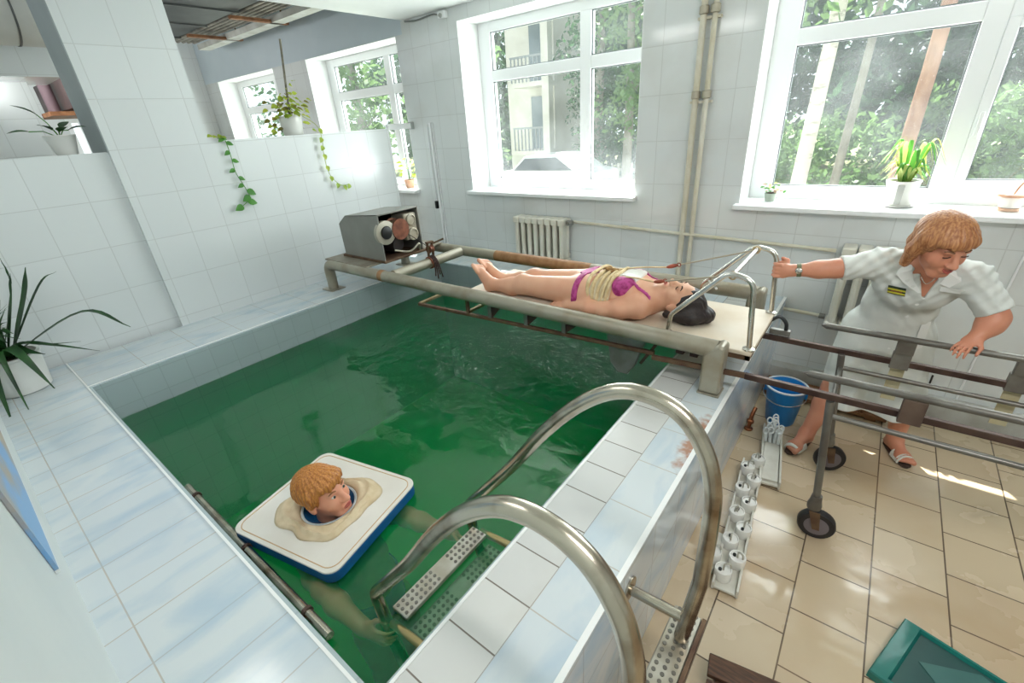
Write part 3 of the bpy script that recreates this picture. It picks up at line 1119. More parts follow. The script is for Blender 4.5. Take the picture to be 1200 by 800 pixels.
obj('gear_case', MB().box((-3.24, 2.44, wz + 0.12), (-3.07, 2.57, wz + 0.34)), mat('cream_metal', (192, 186, 170), 0.5, 0.2, c2=(170, 160, 140), nscale=15), wn, 0, bevel=0.012)
for (yy, zz, rr) in ((2.505, wz + 0.285, 0.048), (2.51, wz + 0.165, 0.052)):
    obj('gear_cover', MB().lathe((-3.068, yy, zz), [(rr, -0.01), (rr, 0.012), (rr * 0.8, 0.016), (rr * 0.75, 0.008), (0.002, 0.008)], 24, (1, 0, 0)), mat('cream_metal', (192, 186, 170)), wn)
obj('motor', MB().lathe((-3.42, 2.38, wz + 0.10), [(0.06, 0), (0.075, 0.02), (0.075, 0.26), (0.055, 0.30)], 22, (1, 0, 0)), mat('dark_motor', (52, 46, 46), 0.5, 0.3), wn)
obj('inner_back', MB().box((-3.42, 2.178, wz + 0.02), (-3.40, 2.574, wz + 0.36)), mat('dark_motor', (52, 46, 46)), wn, 0)
obj('control_cable', MB().tube(smooth_path([(-3.08, 2.30, wz + 0.07), (-3.03, 2.42, wz + 0.04), (-3.0, 2.50, wz + 0.09), (-3.06, 2.55, wz + 0.02)]), 0.008, 8), mat('cream_metal', (192, 186, 170)), wn)
obj('pull_cord', MB().tube([(-3.06, 2.46, wz + 0.17), (-2.84, 2.48, wz + 0.07)], 0.003, 6), black, wn)
# hook block hanging over the cross tube
hk = thing('hook_block', 'rusty hook block with dark ropes hung over the cross tube', 'hook', (-2.85, 2.48, TZ))
mb = MB().box((-2.862, 2.455, TZ + 0.044), (-2.838, 2.465, TZ + 0.17)).box((-2.862, 2.505, TZ + 0.044), (-2.838, 2.515, TZ + 0.17))
mb.box((-2.865, 2.45, TZ + 0.16), (-2.835, 2.52, TZ + 0.175))
obj('cheek_plates', mb, rust, hk, 0, bevel=0.002)
obj('sheave', MB().lathe((-2.85, 2.466, TZ + 0.11), [(0.035, 0), (0.026, 0.012), (0.026, 0.026), (0.035, 0.038)], 20, (0, 1, 0)), mat('copper_brown_drum', (150, 96, 74)), hk)
obj('lever', MB().bar((-2.85, 2.515, TZ + 0.150), (-2.80, 2.60, TZ + 0.175), 0.012, 0.012), rust, hk, 0)
mb = MB()
for k, dy in enumerate((0.0, 0.012, 0.024, 0.036)):
    p = smooth_path([(-2.888, 2.47 + dy, TZ + 0.02), (-2.85, 2.465 + dy, TZ + 0.053), (-2.80, 2.462 + dy, TZ + 0.02), (-2.798, 2.465 + dy * 1.5, TZ - 0.06), (-2.80, 2.46 + dy * 2.2, TZ - 0.11 - 0.03 * (k % 2))])
    mb.tube(p, 0.006, 7)
obj('rope', mb, mat('dark_rope', (62, 44, 40), 0.9, bump=0.5, nscale=60), hk)
obj('rope_wrap', MB().tube([(-2.85 + 0.0455 * math.cos(a), 2.45 + 0.002 * a, TZ + 0.0455 * math.sin(a)) for a in [i * math.pi / 10 for i in range(42)]], 0.007, 7), mat('red_brown_rope', (128, 74, 52), 0.9), hk)

# the lowering platform with its own light steel frame and handrails
pf = thing('lift_platform', 'cream lying board with steel hoop handrails, set inside the beige frame', 'platform', (-1.2, 2.38, 0.66))
board = mat('cream_board', (226, 214, 196), 0.4, c2=(214, 196, 170), nscale=3.5, contrast=(0.45, 0.7))
BZ = 0.84
obj('board', MB().box((-2.12, 2.10, BZ - 0.022), (-0.30, 2.67, BZ)), board, pf, 0, bevel=0.005)
mb = MB()
for yy in (2.112, 2.658):
    mb.box((-2.11, yy - 0.012, BZ - 0.045), (-0.305, yy + 0.012, BZ - 0.0225))
mb.box((-0.325, 2.10, BZ - 0.045), (-0.303, 2.67, BZ - 0.0225))
obj('board_edge', mb, rust, pf, 0)
lowz = lambda x: 0.655 + (x + 2.62) * 0.037
for yy in (2.09, 2.52):
    obj('lower_rail', MB().bar((-2.62, yy, 0.655), (-0.75, yy, lowz(-0.75)), 0.022, 0.022), rust, pf, 0, bevel=0.002)
for xx in (-2.62, -2.13, -1.0):
    obj('cross_bar', MB().bar((xx, 2.101, lowz(xx)), (xx, 2.509, lowz(xx)), 0.024, 0.020), mat('pale_rust_bar', (178, 160, 128), 0.55, 0.3, c2=(140, 112, 80), nscale=14), pf, 0, bevel=0.002)
dred = mat('dark_red_brown_bracket', (84, 52, 46), 0.55, 0.2, c2=(60, 40, 36), nscale=14)
for xx in (-1.88, -1.58, -1.30):
    for yy in (2.09, 2.52):
        mb = MB()
        z0 = lowz(xx) + 0.011
        mb.box((xx - 0.022, yy - 0.010, z0), (xx + 0.006, yy + 0.010, BZ - 0.045))
        obj('hanger', mb, greysteel, pf, 0)
        obj('gusset', MB().prism([(xx + 0.006, yy - 0.004, z0), (xx + 0.10, yy - 0.004, BZ - 0.046), (xx + 0.006, yy - 0.004, BZ - 0.046)], (0, 0.008, 0)), dred, pf, 0)
for yy in (2.09, 2.52):
    obj('hanger', MB().box((-2.105, yy - 0.010, lowz(-2.1) + 0.011), (-2.085, yy + 0.010, BZ - 0.0225)), rust, pf, 0)
# drain paddle under the board
mb = MB().prism([(-1.035, 2.095, 0.795), (-1.005, 2.095, 0.60), (-0.955, 2.095, 0.545), (-0.90, 2.095, 0.545), (-0.865, 2.095, 0.60), (-0.80, 2.095, 0.795)], (0, 0.045, 0))
obj('paddle', mb, greysteel, pf, 0, bevel=0.004)
obj('strut', MB().bar((-0.83, 2.12, 0.63), (-0.74, 2.12, 0.785), 0.016, 0.03, (0, 1, 0)), dred, pf, 0)
for xx in (-0.62, -0.55):
    obj('clamp', MB().box((xx - 0.02, 2.085, 0.755), (xx + 0.02, 2.12, 0.795)), dred, pf, 0, bevel=0.004)
for yy in (2.13, 2.64):
    pts = fillet([(-0.705, yy, BZ), (-0.695, yy, 0.945), (-0.455, yy, 1.195), (-0.345, yy, 1.175), (-0.318, yy, BZ)], [0.05, 0.06, 0.07], 7)
    obj('hoop_rail', MB().tube(pts, 0.0125, 12), steel, pf)
    for xx in (-0.705, -0.318):
        obj('flange', MB().lathe((xx, yy, BZ), [(0.028, 0), (0.028, 0.006), (0.015, 0.012)], 16), steel, pf)
obj('hoop_bar', MB().tube([(-0.44, 2.14, 1.182), (-0.44, 2.63, 1.182)], 0.011, 12), mat('pale_bar', (224, 222, 216), 0.25, 0.6), pf)
obj('tie_rod', MB().tube([(-0.665, 2.635, 0.975), (-0.50, 2.14, 1.11)], 0.006, 8), steel, pf)
obj('end_hook', MB().tube(smooth_path([(-0.31, 2.60, BZ - 0.03), (-0.27, 2.60, BZ + 0.0), (-0.235, 2.60, BZ - 0.03), (-0.228, 2.60, BZ - 0.075)]), 0.010, 8), mat('dark_steel', (70, 72, 74), 0.3, 0.8), pf)
obj('end_plate', MB().box((-0.303, 2.585, BZ - 0.10), (-0.205, 2.615, BZ - 0.07)), greysteel, pf, 0, bevel=0.003)

# ================================================================== TROLLEY ON CASTERS
tr = thing('transfer_trolley', 'grey steel transfer trolley on casters docked against the pool side', 'trolley', (0.6, 2.3, 0))
XE = 1.55
trolleym = mat('dull_grey_trolley_steel', (124, 122, 116), 0.36, 0.55, c2=(104, 98, 92), nscale=9)
obj('guide_rail', MB().bar((-0.74, 2.035, 0.729), (-0.30, 2.03, 0.755), 0.020, 0.024), rust, tr, 0, bevel=0.002)
obj('guide_rail', MB().bar((-0.30, 2.03, 0.755), (XE, 2.03, 0.752), 0.022, 0.028), darkrail, tr, 0, bevel=0.002)
obj('guide_rail', MB().bar((-0.335, 2.585, 0.722), (XE, 2.585, 0.705), 0.022, 0.028), darkrail, tr, 0, bevel=0.002)
for yy, z0, z1 in ((2.0, 0.853, 0.858), (2.57, 0.846, 0.846)):
    mb = MB().tube([(-0.078, yy, z0), (-0.055, yy, z0), (XE, yy, z1)], [0.003, 0.015, 0.015], 12)
    obj('top_rail', mb, trolleym, tr)
for yy, zz in ((2.03, 0.662), (2.56, 0.640)):
    obj('lower_rail', MB().tube([(0.055, yy, zz), (XE, yy, zz)], 0.0115, 12), trolleym, tr)
for xx in (0.05, 1.42):
    for yy in (2.02, 2.56):
        lx = xx + (0.036 if xx < 1 else 0)
        leg = obj('leg', MB().tube([(xx - 0.015, yy, 0.738 if yy < 2.3 else 0.712), (lx, yy, 0.225)], 0.0155, 12), trolleym, tr)
        cx, cy = lx + 0.006, yy
        cs = obj('caster', MB().lathe((lx + 0.001, cy, 0.165), [(0.012, 0), (0.028, 0.0), (0.030, 0.02), (0.024, 0.045), (0.021, 0.075)], 18), trolleym, tr)
        dx, dy = (0.995, 0.10) if yy < 2.3 else (0.90, 0.43)
        s = V(-dy, dx, 0)
        wc = V(cx + dx * 0.022, cy + dy * 0.022, 0.077)
        for q in (-1, 1):
            mb = MB()
            o_ = s * (q * 0.029)
            mb.prism([V(cx, cy, 0.165) + o_ - V(dx, dy, 0) * 0.022, V(cx, cy, 0.165) + o_ + V(dx, dy, 0) * 0.022, wc + o_ + V(dx, dy, 0) * 0.014 - V(0, 0, 0.012), wc + o_ - V(dx, dy, 0) * 0.014 - V(0, 0, 0.012)], s * (q * 0.005))
            obj('fork_arm', mb, rust, cs, 0)
        obj('wheel', MB().lathe(wc, [(0.030, -0.021), (0.058, -0.022), (0.072, -0.021), (0.077, -0.013), (0.077, 0.013), (0.072, 0.021), (0.058, 0.022), (0.030, 0.021)], 30, s), mat('black_rubber', (30, 27, 29), 0.5), cs)
        obj('wheel_disc', MB().lathe(wc, [(0.006, -0.026), (0.022, -0.025), (0.050, -0.0225), (0.050, 0.0225), (0.022, 0.025), (0.006, 0.026)], 26, s), mat('grey_wheel_disc', (120, 112, 118), 0.4, 0.3), cs)
obj('cross_rail', MB().tube([(0.045, 2.035, 0.655), (0.045, 2.548, 0.640)], 0.011, 10), trolleym, tr)
obj('cross_rail', MB().tube([(1.42, 2.035, 0.655), (1.42, 2.548, 0.640)], 0.011, 10), trolleym, tr)
boxm = mat('grey_clamp_block', (128, 126, 118), 0.45, 0.3, c2=(104, 96, 90), nscale=10)
for xx in (0.262, 0.655):
    obj('bracket', MB().box((xx - 0.036, 2.572, 0.685), (xx + 0.036, 2.602, 0.770)), boxm, tr, 0, bevel=0.004)
    obj('bracket_tab', MB().box((xx - 0.034, 2.560, 0.770), (xx + 0.036, 2.584, 0.850)), trolleym, tr, 0, bevel=0.003)
    st = obj('strap_plate', MB().box((xx - 0.026, 2.604, 0.50), (xx + 0.030, 2.610, 0.690)), mat('yellowed_plate', (196, 188, 158), 0.5, c2=(176, 164, 124), nscale=9), tr, 0)
    obj('bracket', MB().box((xx - 0.012, 1.990, 0.735), (xx + 0.060, 2.018, 0.842)), mat('brown_clamp_block', (106, 88, 76), 0.5, 0.2, c2=(84, 66, 58), nscale=10), tr, 0, bevel=0.004)

# ================================================================== POOL LADDER
ld = thing('pool_ladder', 'stainless steel pool ladder with two tall hoop handrails over the near rim', 'ladder', (-0.53, 0.69, 0.625))
for yy in (0.455, 0.922):
    pts = smooth_path([(-0.90, yy, 0.665), (-0.79, yy, 0.81), (-0.66, yy, 0.998), (-0.54, yy, 1.142), (-0.43, yy, 1.228), (-0.33, yy, 1.248), (-0.245, yy, 1.215), (-0.185, yy, 1.13), (-0.156, yy, 1.02), (-0.150, yy, 0.90)], 6)
    if yy > 0.8:
        low = [(-0.150, yy, 0.70), (-0.176, yy, 0.43)]
    else:
        low = [(-0.152, yy, 0.70), (-0.176, yy, 0.43)]
    pool = fillet([(-0.90, yy, -0.35), (-1.04, yy, 0.30), (-1.06, yy, 0.46), pts[0]], [0.2, 0.06], 7)
    obj('handrail', MB().tube(pool[:-1] + pts + low, 0.0215, 16), steel_worn, ld)
    obj('wall_stub', MB().tube([(-0.345, yy, 0.512), (-0.178, yy, 0.520)], 0.016, 12), steel_worn, ld)
    obj('flange', MB().lathe((-0.3495, yy, 0.512), [(0.042, 0), (0.042, 0.006), (0.018, 0.012)], 20, (1, 0, 0)), steel_worn, ld)
    obj('pool_stub', MB().tube([(-1.0, yy, 0.345), (-0.712, yy, 0.39)], 0.015, 12), mat('brass_stub', (190, 170, 120), 0.3, 0.8), ld)


def tread(x, y0, y1, z, w, m):
    st_ = obj('step', MB().box((x - w / 2, y0, z - 0.02), (x + w / 2, y1, z)), m, ld, 0, bevel=0.004)
    n = int((y1 - y0) / 0.022)
    for half in (range(0, n // 2 - 1), range(n // 2 + 2, n)):
        mb = MB()
        for i in half:
            for j in (-0.3, 0.0, 0.3):
                mb.cyl((x + j * w, y0 + 0.015 + i * 0.022, z - 0.001), (x + j * w, y0 + 0.015 + i * 0.022, z + 0.0022), 0.0065, n=8)
        obj('grip_studs', mb, mat('dark_grip', (120, 116, 108), 0.5, 0.5), st_)


stepm = mat('stamped_steel_tread', (206, 202, 192), 0.3, 0.75, c2=(180, 172, 156), nscale=12)
tread(-0.985, 0.48, 0.90, 0.385, 0.075, stepm)
tread(-0.905, 0.48, 0.90, 0.335, 0.075, stepm)
tread(-0.86, 0.48, 0.90, 0.02, 0.075, stepm)
tread(-0.185, 0.36, 1.02, 0.42, 0.085, stepm)
obj('tread_rail', MB().bar((-0.135, 0.36, 0.41), (-0.135, 1.02, 0.41), 0.012, 0.03), rust, ld, 0)

# grab pipe clipped along the near wall of the pool
gp = thing('grab_pipe', 'thin steel grab pipe clipped along the near side just above the water', 'pipe', (-1.7, 0.285, 0.37))
obj('pipe', MB().tube([(-2.36, 0.29, 0.372), (-1.10, 0.29, 0.402)], 0.0155, 14), steel_worn, gp)
for xx in (-2.25, -1.72, -1.25):
    zz = 0.372 + (xx + 2.36) * 0.0238
    mb = MB().tube([(xx, 0.29, zz), (xx + 0.012, 0.29, zz)], 0.021, 14)
    mb.box((xx, 0.231, zz - 0.006), (xx + 0.012, 0.272, zz + 0.006)).box((xx - 0.02, 0.2305, zz - 0.02), (xx + 0.032, 0.234, zz + 0.02))
    obj('clip', mb, darkrail, gp, 0)

# ================================================================== PEOPLE
def skin(name, c, c2):
    return mat(name, c, 0.42, 0, c2, 6.0, sss=0.12, spec=0.4)


skin_a = skin('skin_lying', (226, 176, 146), (218, 160, 130))
skin_b = skin('skin_nurse', (214, 150, 122), (204, 134, 106))
skin_c = skin('skin_pool', (234, 168, 138), (226, 150, 120))

# ---- woman lying on the platform -----------------------------------------------------------------
p1 = thing('person', 'woman in a pink bikini lying on her back on the cream board above the pool', 'person', (-1.2, 2.33, BZ))
F = Field((-2.20, 2.02, 0.82), (-0.52, 2.66, 1.14), 0.0055)
h1 = Frame((-0.722, 2.325, 0.946), (-0.10, -0.16, 0.98), (0.99, 0.0, 0.08), 1.04)
sdf_head(F, h1)
F.cap((-0.90, 2.33, 0.92), (-0.775, 2.328, 0.932), 0.055, 0.050, 0.03)
# trunk
F.ell((-0.945, 2.33, 0.935), (0.15, 0.155, 0.098), 0.05)
F.cap((-0.895, 2.20, 0.92), (-0.895, 2.46, 0.92), 0.060, 0.060, 0.05)
F.ell((-1.06, 2.33, 0.938), (0.14, 0.150, 0.100), 0.05)
F.ell((-1.24, 2.33, 0.935), (0.14, 0.172, 0.102), 0.05)
for q in (-1, 1):
    F.ell((-1.005, 2.33 + 0.078 * q, 1.005), (0.072, 0.068, 0.048), 0.03)
# legs
for hip, knee, ank, toe in (((-1.235, 2.245, 0.93), (-1.68, 2.205, 0.925), (-1.915, 2.185, 0.893), (-2.075, 2.195, 1.012)),
                            ((-1.235, 2.415, 0.93), (-1.68, 2.335, 0.925), (-1.925, 2.300, 0.893), (-2.105, 2.290, 1.020))):
    hip, knee, ank, toe = (np.array(v) for v in (hip, knee, ank, toe))
    F.cap(hip, knee, 0.096, 0.060, 0.04)
    F.cap(knee, knee * 0.6 + ank * 0.4 + (0, 0, -0.012), 0.058, 0.056, 0.03)
    F.cap(knee * 0.6 + ank * 0.4 + (0, 0, -0.012), ank, 0.056, 0.036, 0.03)
    F.ell(tuple(knee + (0, 0, 0.028)), (0.045, 0.036, 0.034), 0.03)
    heel = ank + (-0.045, 0, -0.022)
    F.cap(ank, heel, 0.035, 0.030, 0.02)
    ball = heel * 0.35 + toe * 0.65
    F.cap(heel, ball, 0.030, 0.028, 0.02)
    F.cap(ank, ball + (0.02, 0, 0), 0.034, 0.022, 0.025)
    for i in range(5):
        o = (i - 2) * 0.0145
        r_ = 0.011 if abs(i) else 0.0145
        t_ = toe + (0.006 * i, o, -0.004 * i)
        F.cap(ball + (0.004, o * 1.1, 0.008), t_, 0.014, 0.0105 if i else 0.014, 0.004)
# arms
F.chain([(-0.895, 2.185, 0.920), (-0.99, 2.150, 0.905), (-1.07, 2.138, 0.890)], [0.056, 0.050, 0.042], 0.03)
F.chain([(-1.07, 2.138, 0.890), (-1.16, 2.136, 0.884), (-1.315, 2.146, 0.868)], [0.042, 0.042, 0.026], 0.03)
F.chain([(-0.895, 2.475, 0.920), (-0.99, 2.520, 0.905), (-1.08, 2.545, 0.892)], [0.056, 0.048, 0.041], 0.03)
F.chain([(-1.08, 2.545, 0.892), (-1.17, 2.545, 0.886), (-1.325, 2.520, 0.870)], [0.041, 0.040, 0.026], 0.03)
body = F.copy()
hR = Frame((-1.315, 2.146, 0.866), (-1, 0.0, -0.03), (0, -0.25, 1), 1.0)
sdf_hand(F, (-1.315, 2.146, 0.868), hR, 0.150, 0.22, 0.08, 1)
hL = Frame((-1.325, 2.520, 0.866), (-1, -0.05, -0.03), (0, 0.2, 1), 1.0)
sdf_hand(F, (-1.325, 2.520, 0.868), hL, 0.150, 0.22, 0.08, -1)
F.plane((0, 0, BZ + 0.001), (0, 0, -1))
F.build('body', skin_a, p1)
pink = mat('magenta_bikini_fabric', (188, 70, 140), 0.6, c2=(150, 30, 100), nscale=38, contrast=(0.45, 0.6))
# bikini top: cups, band and straps follow the body
G = body.copy()
G.F -= 0.007
X, Y, Z = G.coords()
cups = np.full(G.n, 0.5, np.float32)
for q in (-1, 1):
    d = np.sqrt((X + 1.008) ** 2 + (Y - 2.33 - 0.085 * q) ** 2 + ((Z - 1.0) * 0.85) ** 2) - 0.070
    cups = np.minimum(cups, d)
band = np.maximum(np.maximum(np.abs(X + 1.02) - 0.008, 0.86 - Z), np.abs(Y - 2.33) - 0.135)
cups = np.minimum(cups, band)
for q in (-1, 1):
    u = (X + 0.93) / 0.075
    line = np.abs(Y - (2.33 + q * (0.095 + 0.02 * u))) - 0.008
    cups = np.minimum(cups, np.maximum(np.maximum(line, np.abs(X + 0.90) - 0.06), 0.90 - Z))
G.F = np.maximum(G.F, cups).astype(np.float32)
G.build('bikini_top', pink, p1)
G = body.copy()
G.F -= 0.007
tri = np.abs(X + 1.27 - 0.0 * Y) - (0.019 + 0.8 * np.clip(0.06 - np.abs(Y - 2.33), 0, 0.06))
arm = np.minimum(np.abs(Y - 2.33) - 0.195, 0.5) + 0 * X + 0 * Z
G.F = np.maximum(np.maximum(G.F, tri), np.maximum(arm, 0.845 - Z)).astype(np.float32)
G.build('bikini_bottom', pink, p1)
# strap over the near shoulder
obj('shoulder_strap', MB().tube(smooth_path([(-0.915, 2.240, 1.012), (-0.872, 2.232, 0.990), (-0.846, 2.230, 0.950), (-0.840, 2.232, 0.915)]), 0.0055, 8, sx=0.5), pink, p1)
hairm = mat('dark_brown_hair', (46, 34, 32), 0.45, c2=(24, 18, 20), nscale=22, stretch=(1, 6, 6), bump=0.25, bscale=30)
Hf = Field((-0.86, 2.16, 0.83), (-0.50, 2.50, 1.08), 0.005)
Hf.ell(h1.p(0, -0.022, 0.045), h1.e(0.086, 0.098, 0.088), 0.01, h1.rot)
Hf.ell((-0.66, 2.325, 0.885), (0.10, 0.10, 0.055), 0.03)
Hf.ell((-0.590, 2.345, 0.880), (0.055, 0.060, 0.042), 0.02)
Hf.cap((-0.76, 2.255, 0.885), (-0.64, 2.27, 0.875), 0.022, 0.035, 0.02)
cut = Field(Hf.lo, Hf.lo + (Hf.n - 1) * Hf.h, Hf.h)
cut.ell(h1.p(0, 0.085, -0.030), h1.e(0.080, 0.075, 0.092), 0.01, h1.rot)
Xh, Yh, Zh = Hf.coords()
Hf.F = np.maximum(Hf.F, -cut.F) + (0.003 * np.sin(Yh * 210 + 6 * np.sin(Xh * 25)) * np.sin(Zh * 60 + 1)).astype(np.float32)
Hf.plane((0, 0, BZ + 0.001), (0, 0, -1))
Hf.build('hair', hairm, p1)
face_parts(h1, p1, (190, 96, 88), (70, 46, 38), closed=True)

# traction belt tied round her waist, pulled by two straps from the hoop rails
tb = thing('traction_harness', 'cream rope belt with two pull straps to the steel hoops', 'harness', (-1.08, 2.33, 0.93))
rope = mat('cream_rope', (226, 206, 164), 0.75, c2=(206, 180, 132), nscale=30, bump=0.4, bscale=90)
G = body.copy()
G.F -= 0.010
arms = np.abs(Y - 2.33) - 0.168
G.F = np.maximum(np.maximum(G.F, np.abs(X + 1.125) - 0.062), np.maximum(arms, 0.846 - Z)).astype(np.float32)
G.build('belt_cloth', mat('pale_cloth_band', (224, 212, 184), 0.85, c2=(210, 196, 164), nscale=20, bump=0.3), tb)


def ring_on(field, x0, tilt, off, n=40, half=0.166):
    """a closed loop hugging the trunk at x0"""
    out = []
    for i in range(n):
        a = 2 * math.pi * i / n
        dy, dz = math.cos(a), math.sin(a)
        t = 0.05
        for _ in range(60):
            y, z = 2.33 + dy * t, 0.935 + dz * t
            x = x0 + tilt * math.sin(a)
            g = ((np.array((x, y, z)) - field.lo) / field.h).astype(int)
            if np.any(g < 0) or np.any(g >= field.n) or field.F[tuple(g)] > off:
                break
            t += 0.004
        y, z = 2.33 + dy * min(t, half / max(abs(dy), 1e-3)), max(0.935 + dz * t, BZ + 0.008)
        out.append(V(x0 + tilt * math.sin(a), y, z))
    for _ in range(2):
        out = [(out[i - 1] + out[i] * 2 + out[(i + 1) % n]) / 4 for i in range(n)]
    return out


for k, x0 in enumerate((-1.190, -1.163, -1.136, -1.108, -1.082)):
    obj('rope_turn', MB().tube(ring_on(body, x0, 0.010 * (k - 2), 0.014), 0.0105, 8, closed=True), rope, tb)
G = body.copy()
G.F -= 0.012
reg = np.maximum(np.abs(Y - 2.335) - 0.060 - 0.25 * (X + 1.05), np.abs(X + 1.01) - 0.065)
G.F = np.maximum(np.maximum(G.F, reg), 0.97 - Z).astype(np.float32)
G.build('chest_cloth', mat('white_cloth', (232, 230, 224), 0.85, bump=0.3, nscale=30), tb)
mb = MB()
for a in range(5):
    c = V(-1.165 + 0.012 * a, 2.36 - 0.005 * a, 1.050)
    mb.tube([c + V(0.022 * math.cos(t + a), 0.016 * math.sin(2 * t + a), 0.013 * math.sin(t)) for t in [i * math.pi / 8 for i in range(16)]], 0.006, 7, closed=True)
obj('knot', mb, mat('brown_rope_knot', (176, 140, 88), 0.8, c2=(140, 100, 56), nscale=30), tb)
strapm = mat('beige_strap', (214, 190, 150), 0.7, c2=(196, 168, 124), nscale=24)
for a, c, b in (((-1.14, 2.37, 1.050), (-0.815, 2.440, 1.094), (-0.44, 2.61, 1.183)), ((-1.08, 2.27, 1.048), (-0.80, 2.215, 1.076), (-0.44, 2.145, 1.180))):
    a, b, c = Vector(a), Vector(b), Vector(c)
    d = (b - c).normalized()
    obj('strap', MB().tube(smooth_path([a, (a + c) / 2 + V(0, 0, 0.004), c - d * 0.03]), 0.0085, 8, sx=0.45), strapm, tb)
    mb = MB()
    mb.ell(c, (0.034, 0.013, 0.011), 14, 8, V(1, 0, 0).rotation_difference(d).to_matrix())
    mb.tube([c + d * 0.035 + V(0.010 * math.cos(t), 0, 0.010 * math.sin(t)) for t in [i * math.pi / 6 for i in range(12)]], 0.003, 6, closed=True)
    obj('clip', mb, mat('red_brown_clip', (168, 82, 54), 0.5, c2=(130, 60, 40), nscale=30), tb)
    obj('cord', MB().tube([c + d * 0.04, b], 0.0042, 7), mat('grey_cord', (170, 160, 140), 0.7), tb)
    obj('loop', MB().tube([b + V(0.017 * math.cos(t), 0.004 * math.sin(t * 2), 0.017 * math.sin(t)) for t in [i * math.pi / 7 for i in range(14)]], 0.0045, 7, closed=True), strapm, tb)

# ---- nurse behind the trolley ----------------------------------------------------------------------
p2 = thing('person', 'woman in a white medical coat leaning over the trolley, one hand on the hoop', 'person', (0.2, 2.9, 0))
F = Field((-0.45, 2.42, 0.0), (0.70, 3.22, 1.44), 0.0052)
h2 = Frame((0.262, 2.600, 1.285), (0.50, -0.76, -0.36), (0.08, -0.18, 1), 1.06)
sdf_head(F, h2)
F.cap((0.255, 2.715, 1.160), (0.258, 2.640, 1.235), 0.056, 0.050, 0.03)
# trunk leaning forward
F.ell((0.24, 2.79, 1.07), (0.155, 0.11, 0.14), 0.05)
F.cap((0.10, 2.745, 1.145), (0.405, 2.72, 1.12), 0.056, 0.056, 0.06)
F.ell((0.215, 2.91, 0.90), (0.140, 0.10, 0.15), 0.06)
F.ell((0.205, 2.97, 0.74), (0.150, 0.115, 0.13), 0.05)
# arms
F.chain([(0.085, 2.745, 1.145), (-0.02, 2.705, 1.118), (-0.085, 2.685, 1.108)], [0.054, 0.046, 0.043], 0.03)
F.chain([(-0.085, 2.685, 1.108), (-0.15, 2.668, 1.100), (-0.268, 2.645, 1.085)], [0.043, 0.041, 0.028], 0.03)
F.chain([(0.42, 2.715, 1.12), (0.48, 2.69, 1.05), (0.520, 2.662, 0.975)], [0.055, 0.050, 0.045], 0.03)
F.chain([(0.520, 2.662, 0.975), (0.510, 2.645, 0.945), (0.485, 2.612, 0.905)], [0.045, 0.043, 0.030], 0.03)
# legs
F.chain([(0.12, 2.98, 0.70), (0.05, 2.86, 0.36), (0.025, 2.82, 0.26), (-0.02, 2.735, 0.085)], [0.095, 0.060, 0.056, 0.036], 0.03)
F.chain([(0.29, 2.98, 0.70), (0.365, 2.92, 0.36), (0.378, 2.925, 0.26), (0.392, 2.945, 0.085)], [0.095, 0.060, 0.056, 0.036], 0.03)
nbody = F.copy()


def foot(F, ank, d, L):
    """bare foot in a sandal: heel, arch, ball and five toes"""
    a = np.array(ank)
    d = np.array(d) / np.linalg.norm(d)
    s = np.array((d[1], -d[0], 0))
    heel = a - d * L * 0.12
    heel[2] = 0.047
    ball = a + d * L * 0.50
    ball[2] = 0.038
    F.cap(a, heel, 0.035, 0.030, 0.02)
    F.cap(heel, ball, 0.030, 0.025, 0.02)
    F.cap(a, ball, 0.033, 0.022, 0.025)
    F.cap(ball - s * 0.02, ball + s * 0.022, 0.021, 0.019, 0.02)
    for i in range(5):
        o = (i - 2) * 0.0155
        t_ = ball + s * o + d * (L * (0.26 - 0.028 * i))
        t_[2] = 0.031
        F.cap(ball + s * o * 0.95, t_, 0.013, 0.0105 if i else 0.0135, 0.004)


fR, fL = ((-0.02, 2.735, 0.085), (-0.38, -0.92, 0)), ((0.392, 2.945, 0.085), (0.45, -0.89, 0))
foot(F, *fR, 0.20)
foot(F, *fL, 0.20)
# right hand closes round the far hoop of the platform (vertical tube at -0.318, 2.64)
hA = Frame((-0.270, 2.640, 1.087), (-1, 0.06, 0.02), (0.0, -1.0, 0.05), 1.0)
Lh = 0.145
F.cap((-0.268, 2.645, 1.085), (-0.292, 2.640, 1.085), 0.028, 0.030, 0.02)
F.ell((-0.300, 2.626, 1.084), (0.034, 0.018, 0.040), 0.012)
for i in range(4):
    zz = 1.118 - i * 0.0205
    cx_, cy_ = -0.322, 2.640
    pts_ = []
    for a in (290, 240, 190, 140, 90, 45):
        pts_.append((cx_ + 0.0235 * math.cos(R(a)), cy_ + 0.0235 * math.sin(R(a)), zz - 0.002))
    F.chain(pts_, [0.0098, 0.0095, 0.0092, 0.009, 0.0088, 0.008], 0.002)
F.chain([(-0.292, 2.650, 1.105), (-0.296, 2.668, 1.128), (-0.318, 2.668, 1.138)], [0.015, 0.0115, 0.0095], 0.006)
# left hand rests on the far top rail, fingers over it
hB = Frame((0.480, 2.606, 0.898), (-0.50, -0.72, -0.42), (-0.2, -0.45, 0.87), 1.0)
sdf_hand(F, (0.485, 2.612, 0.905), hB, 0.135, 0.40, 0.14, 1)
F.build('body', skin_b, p2)

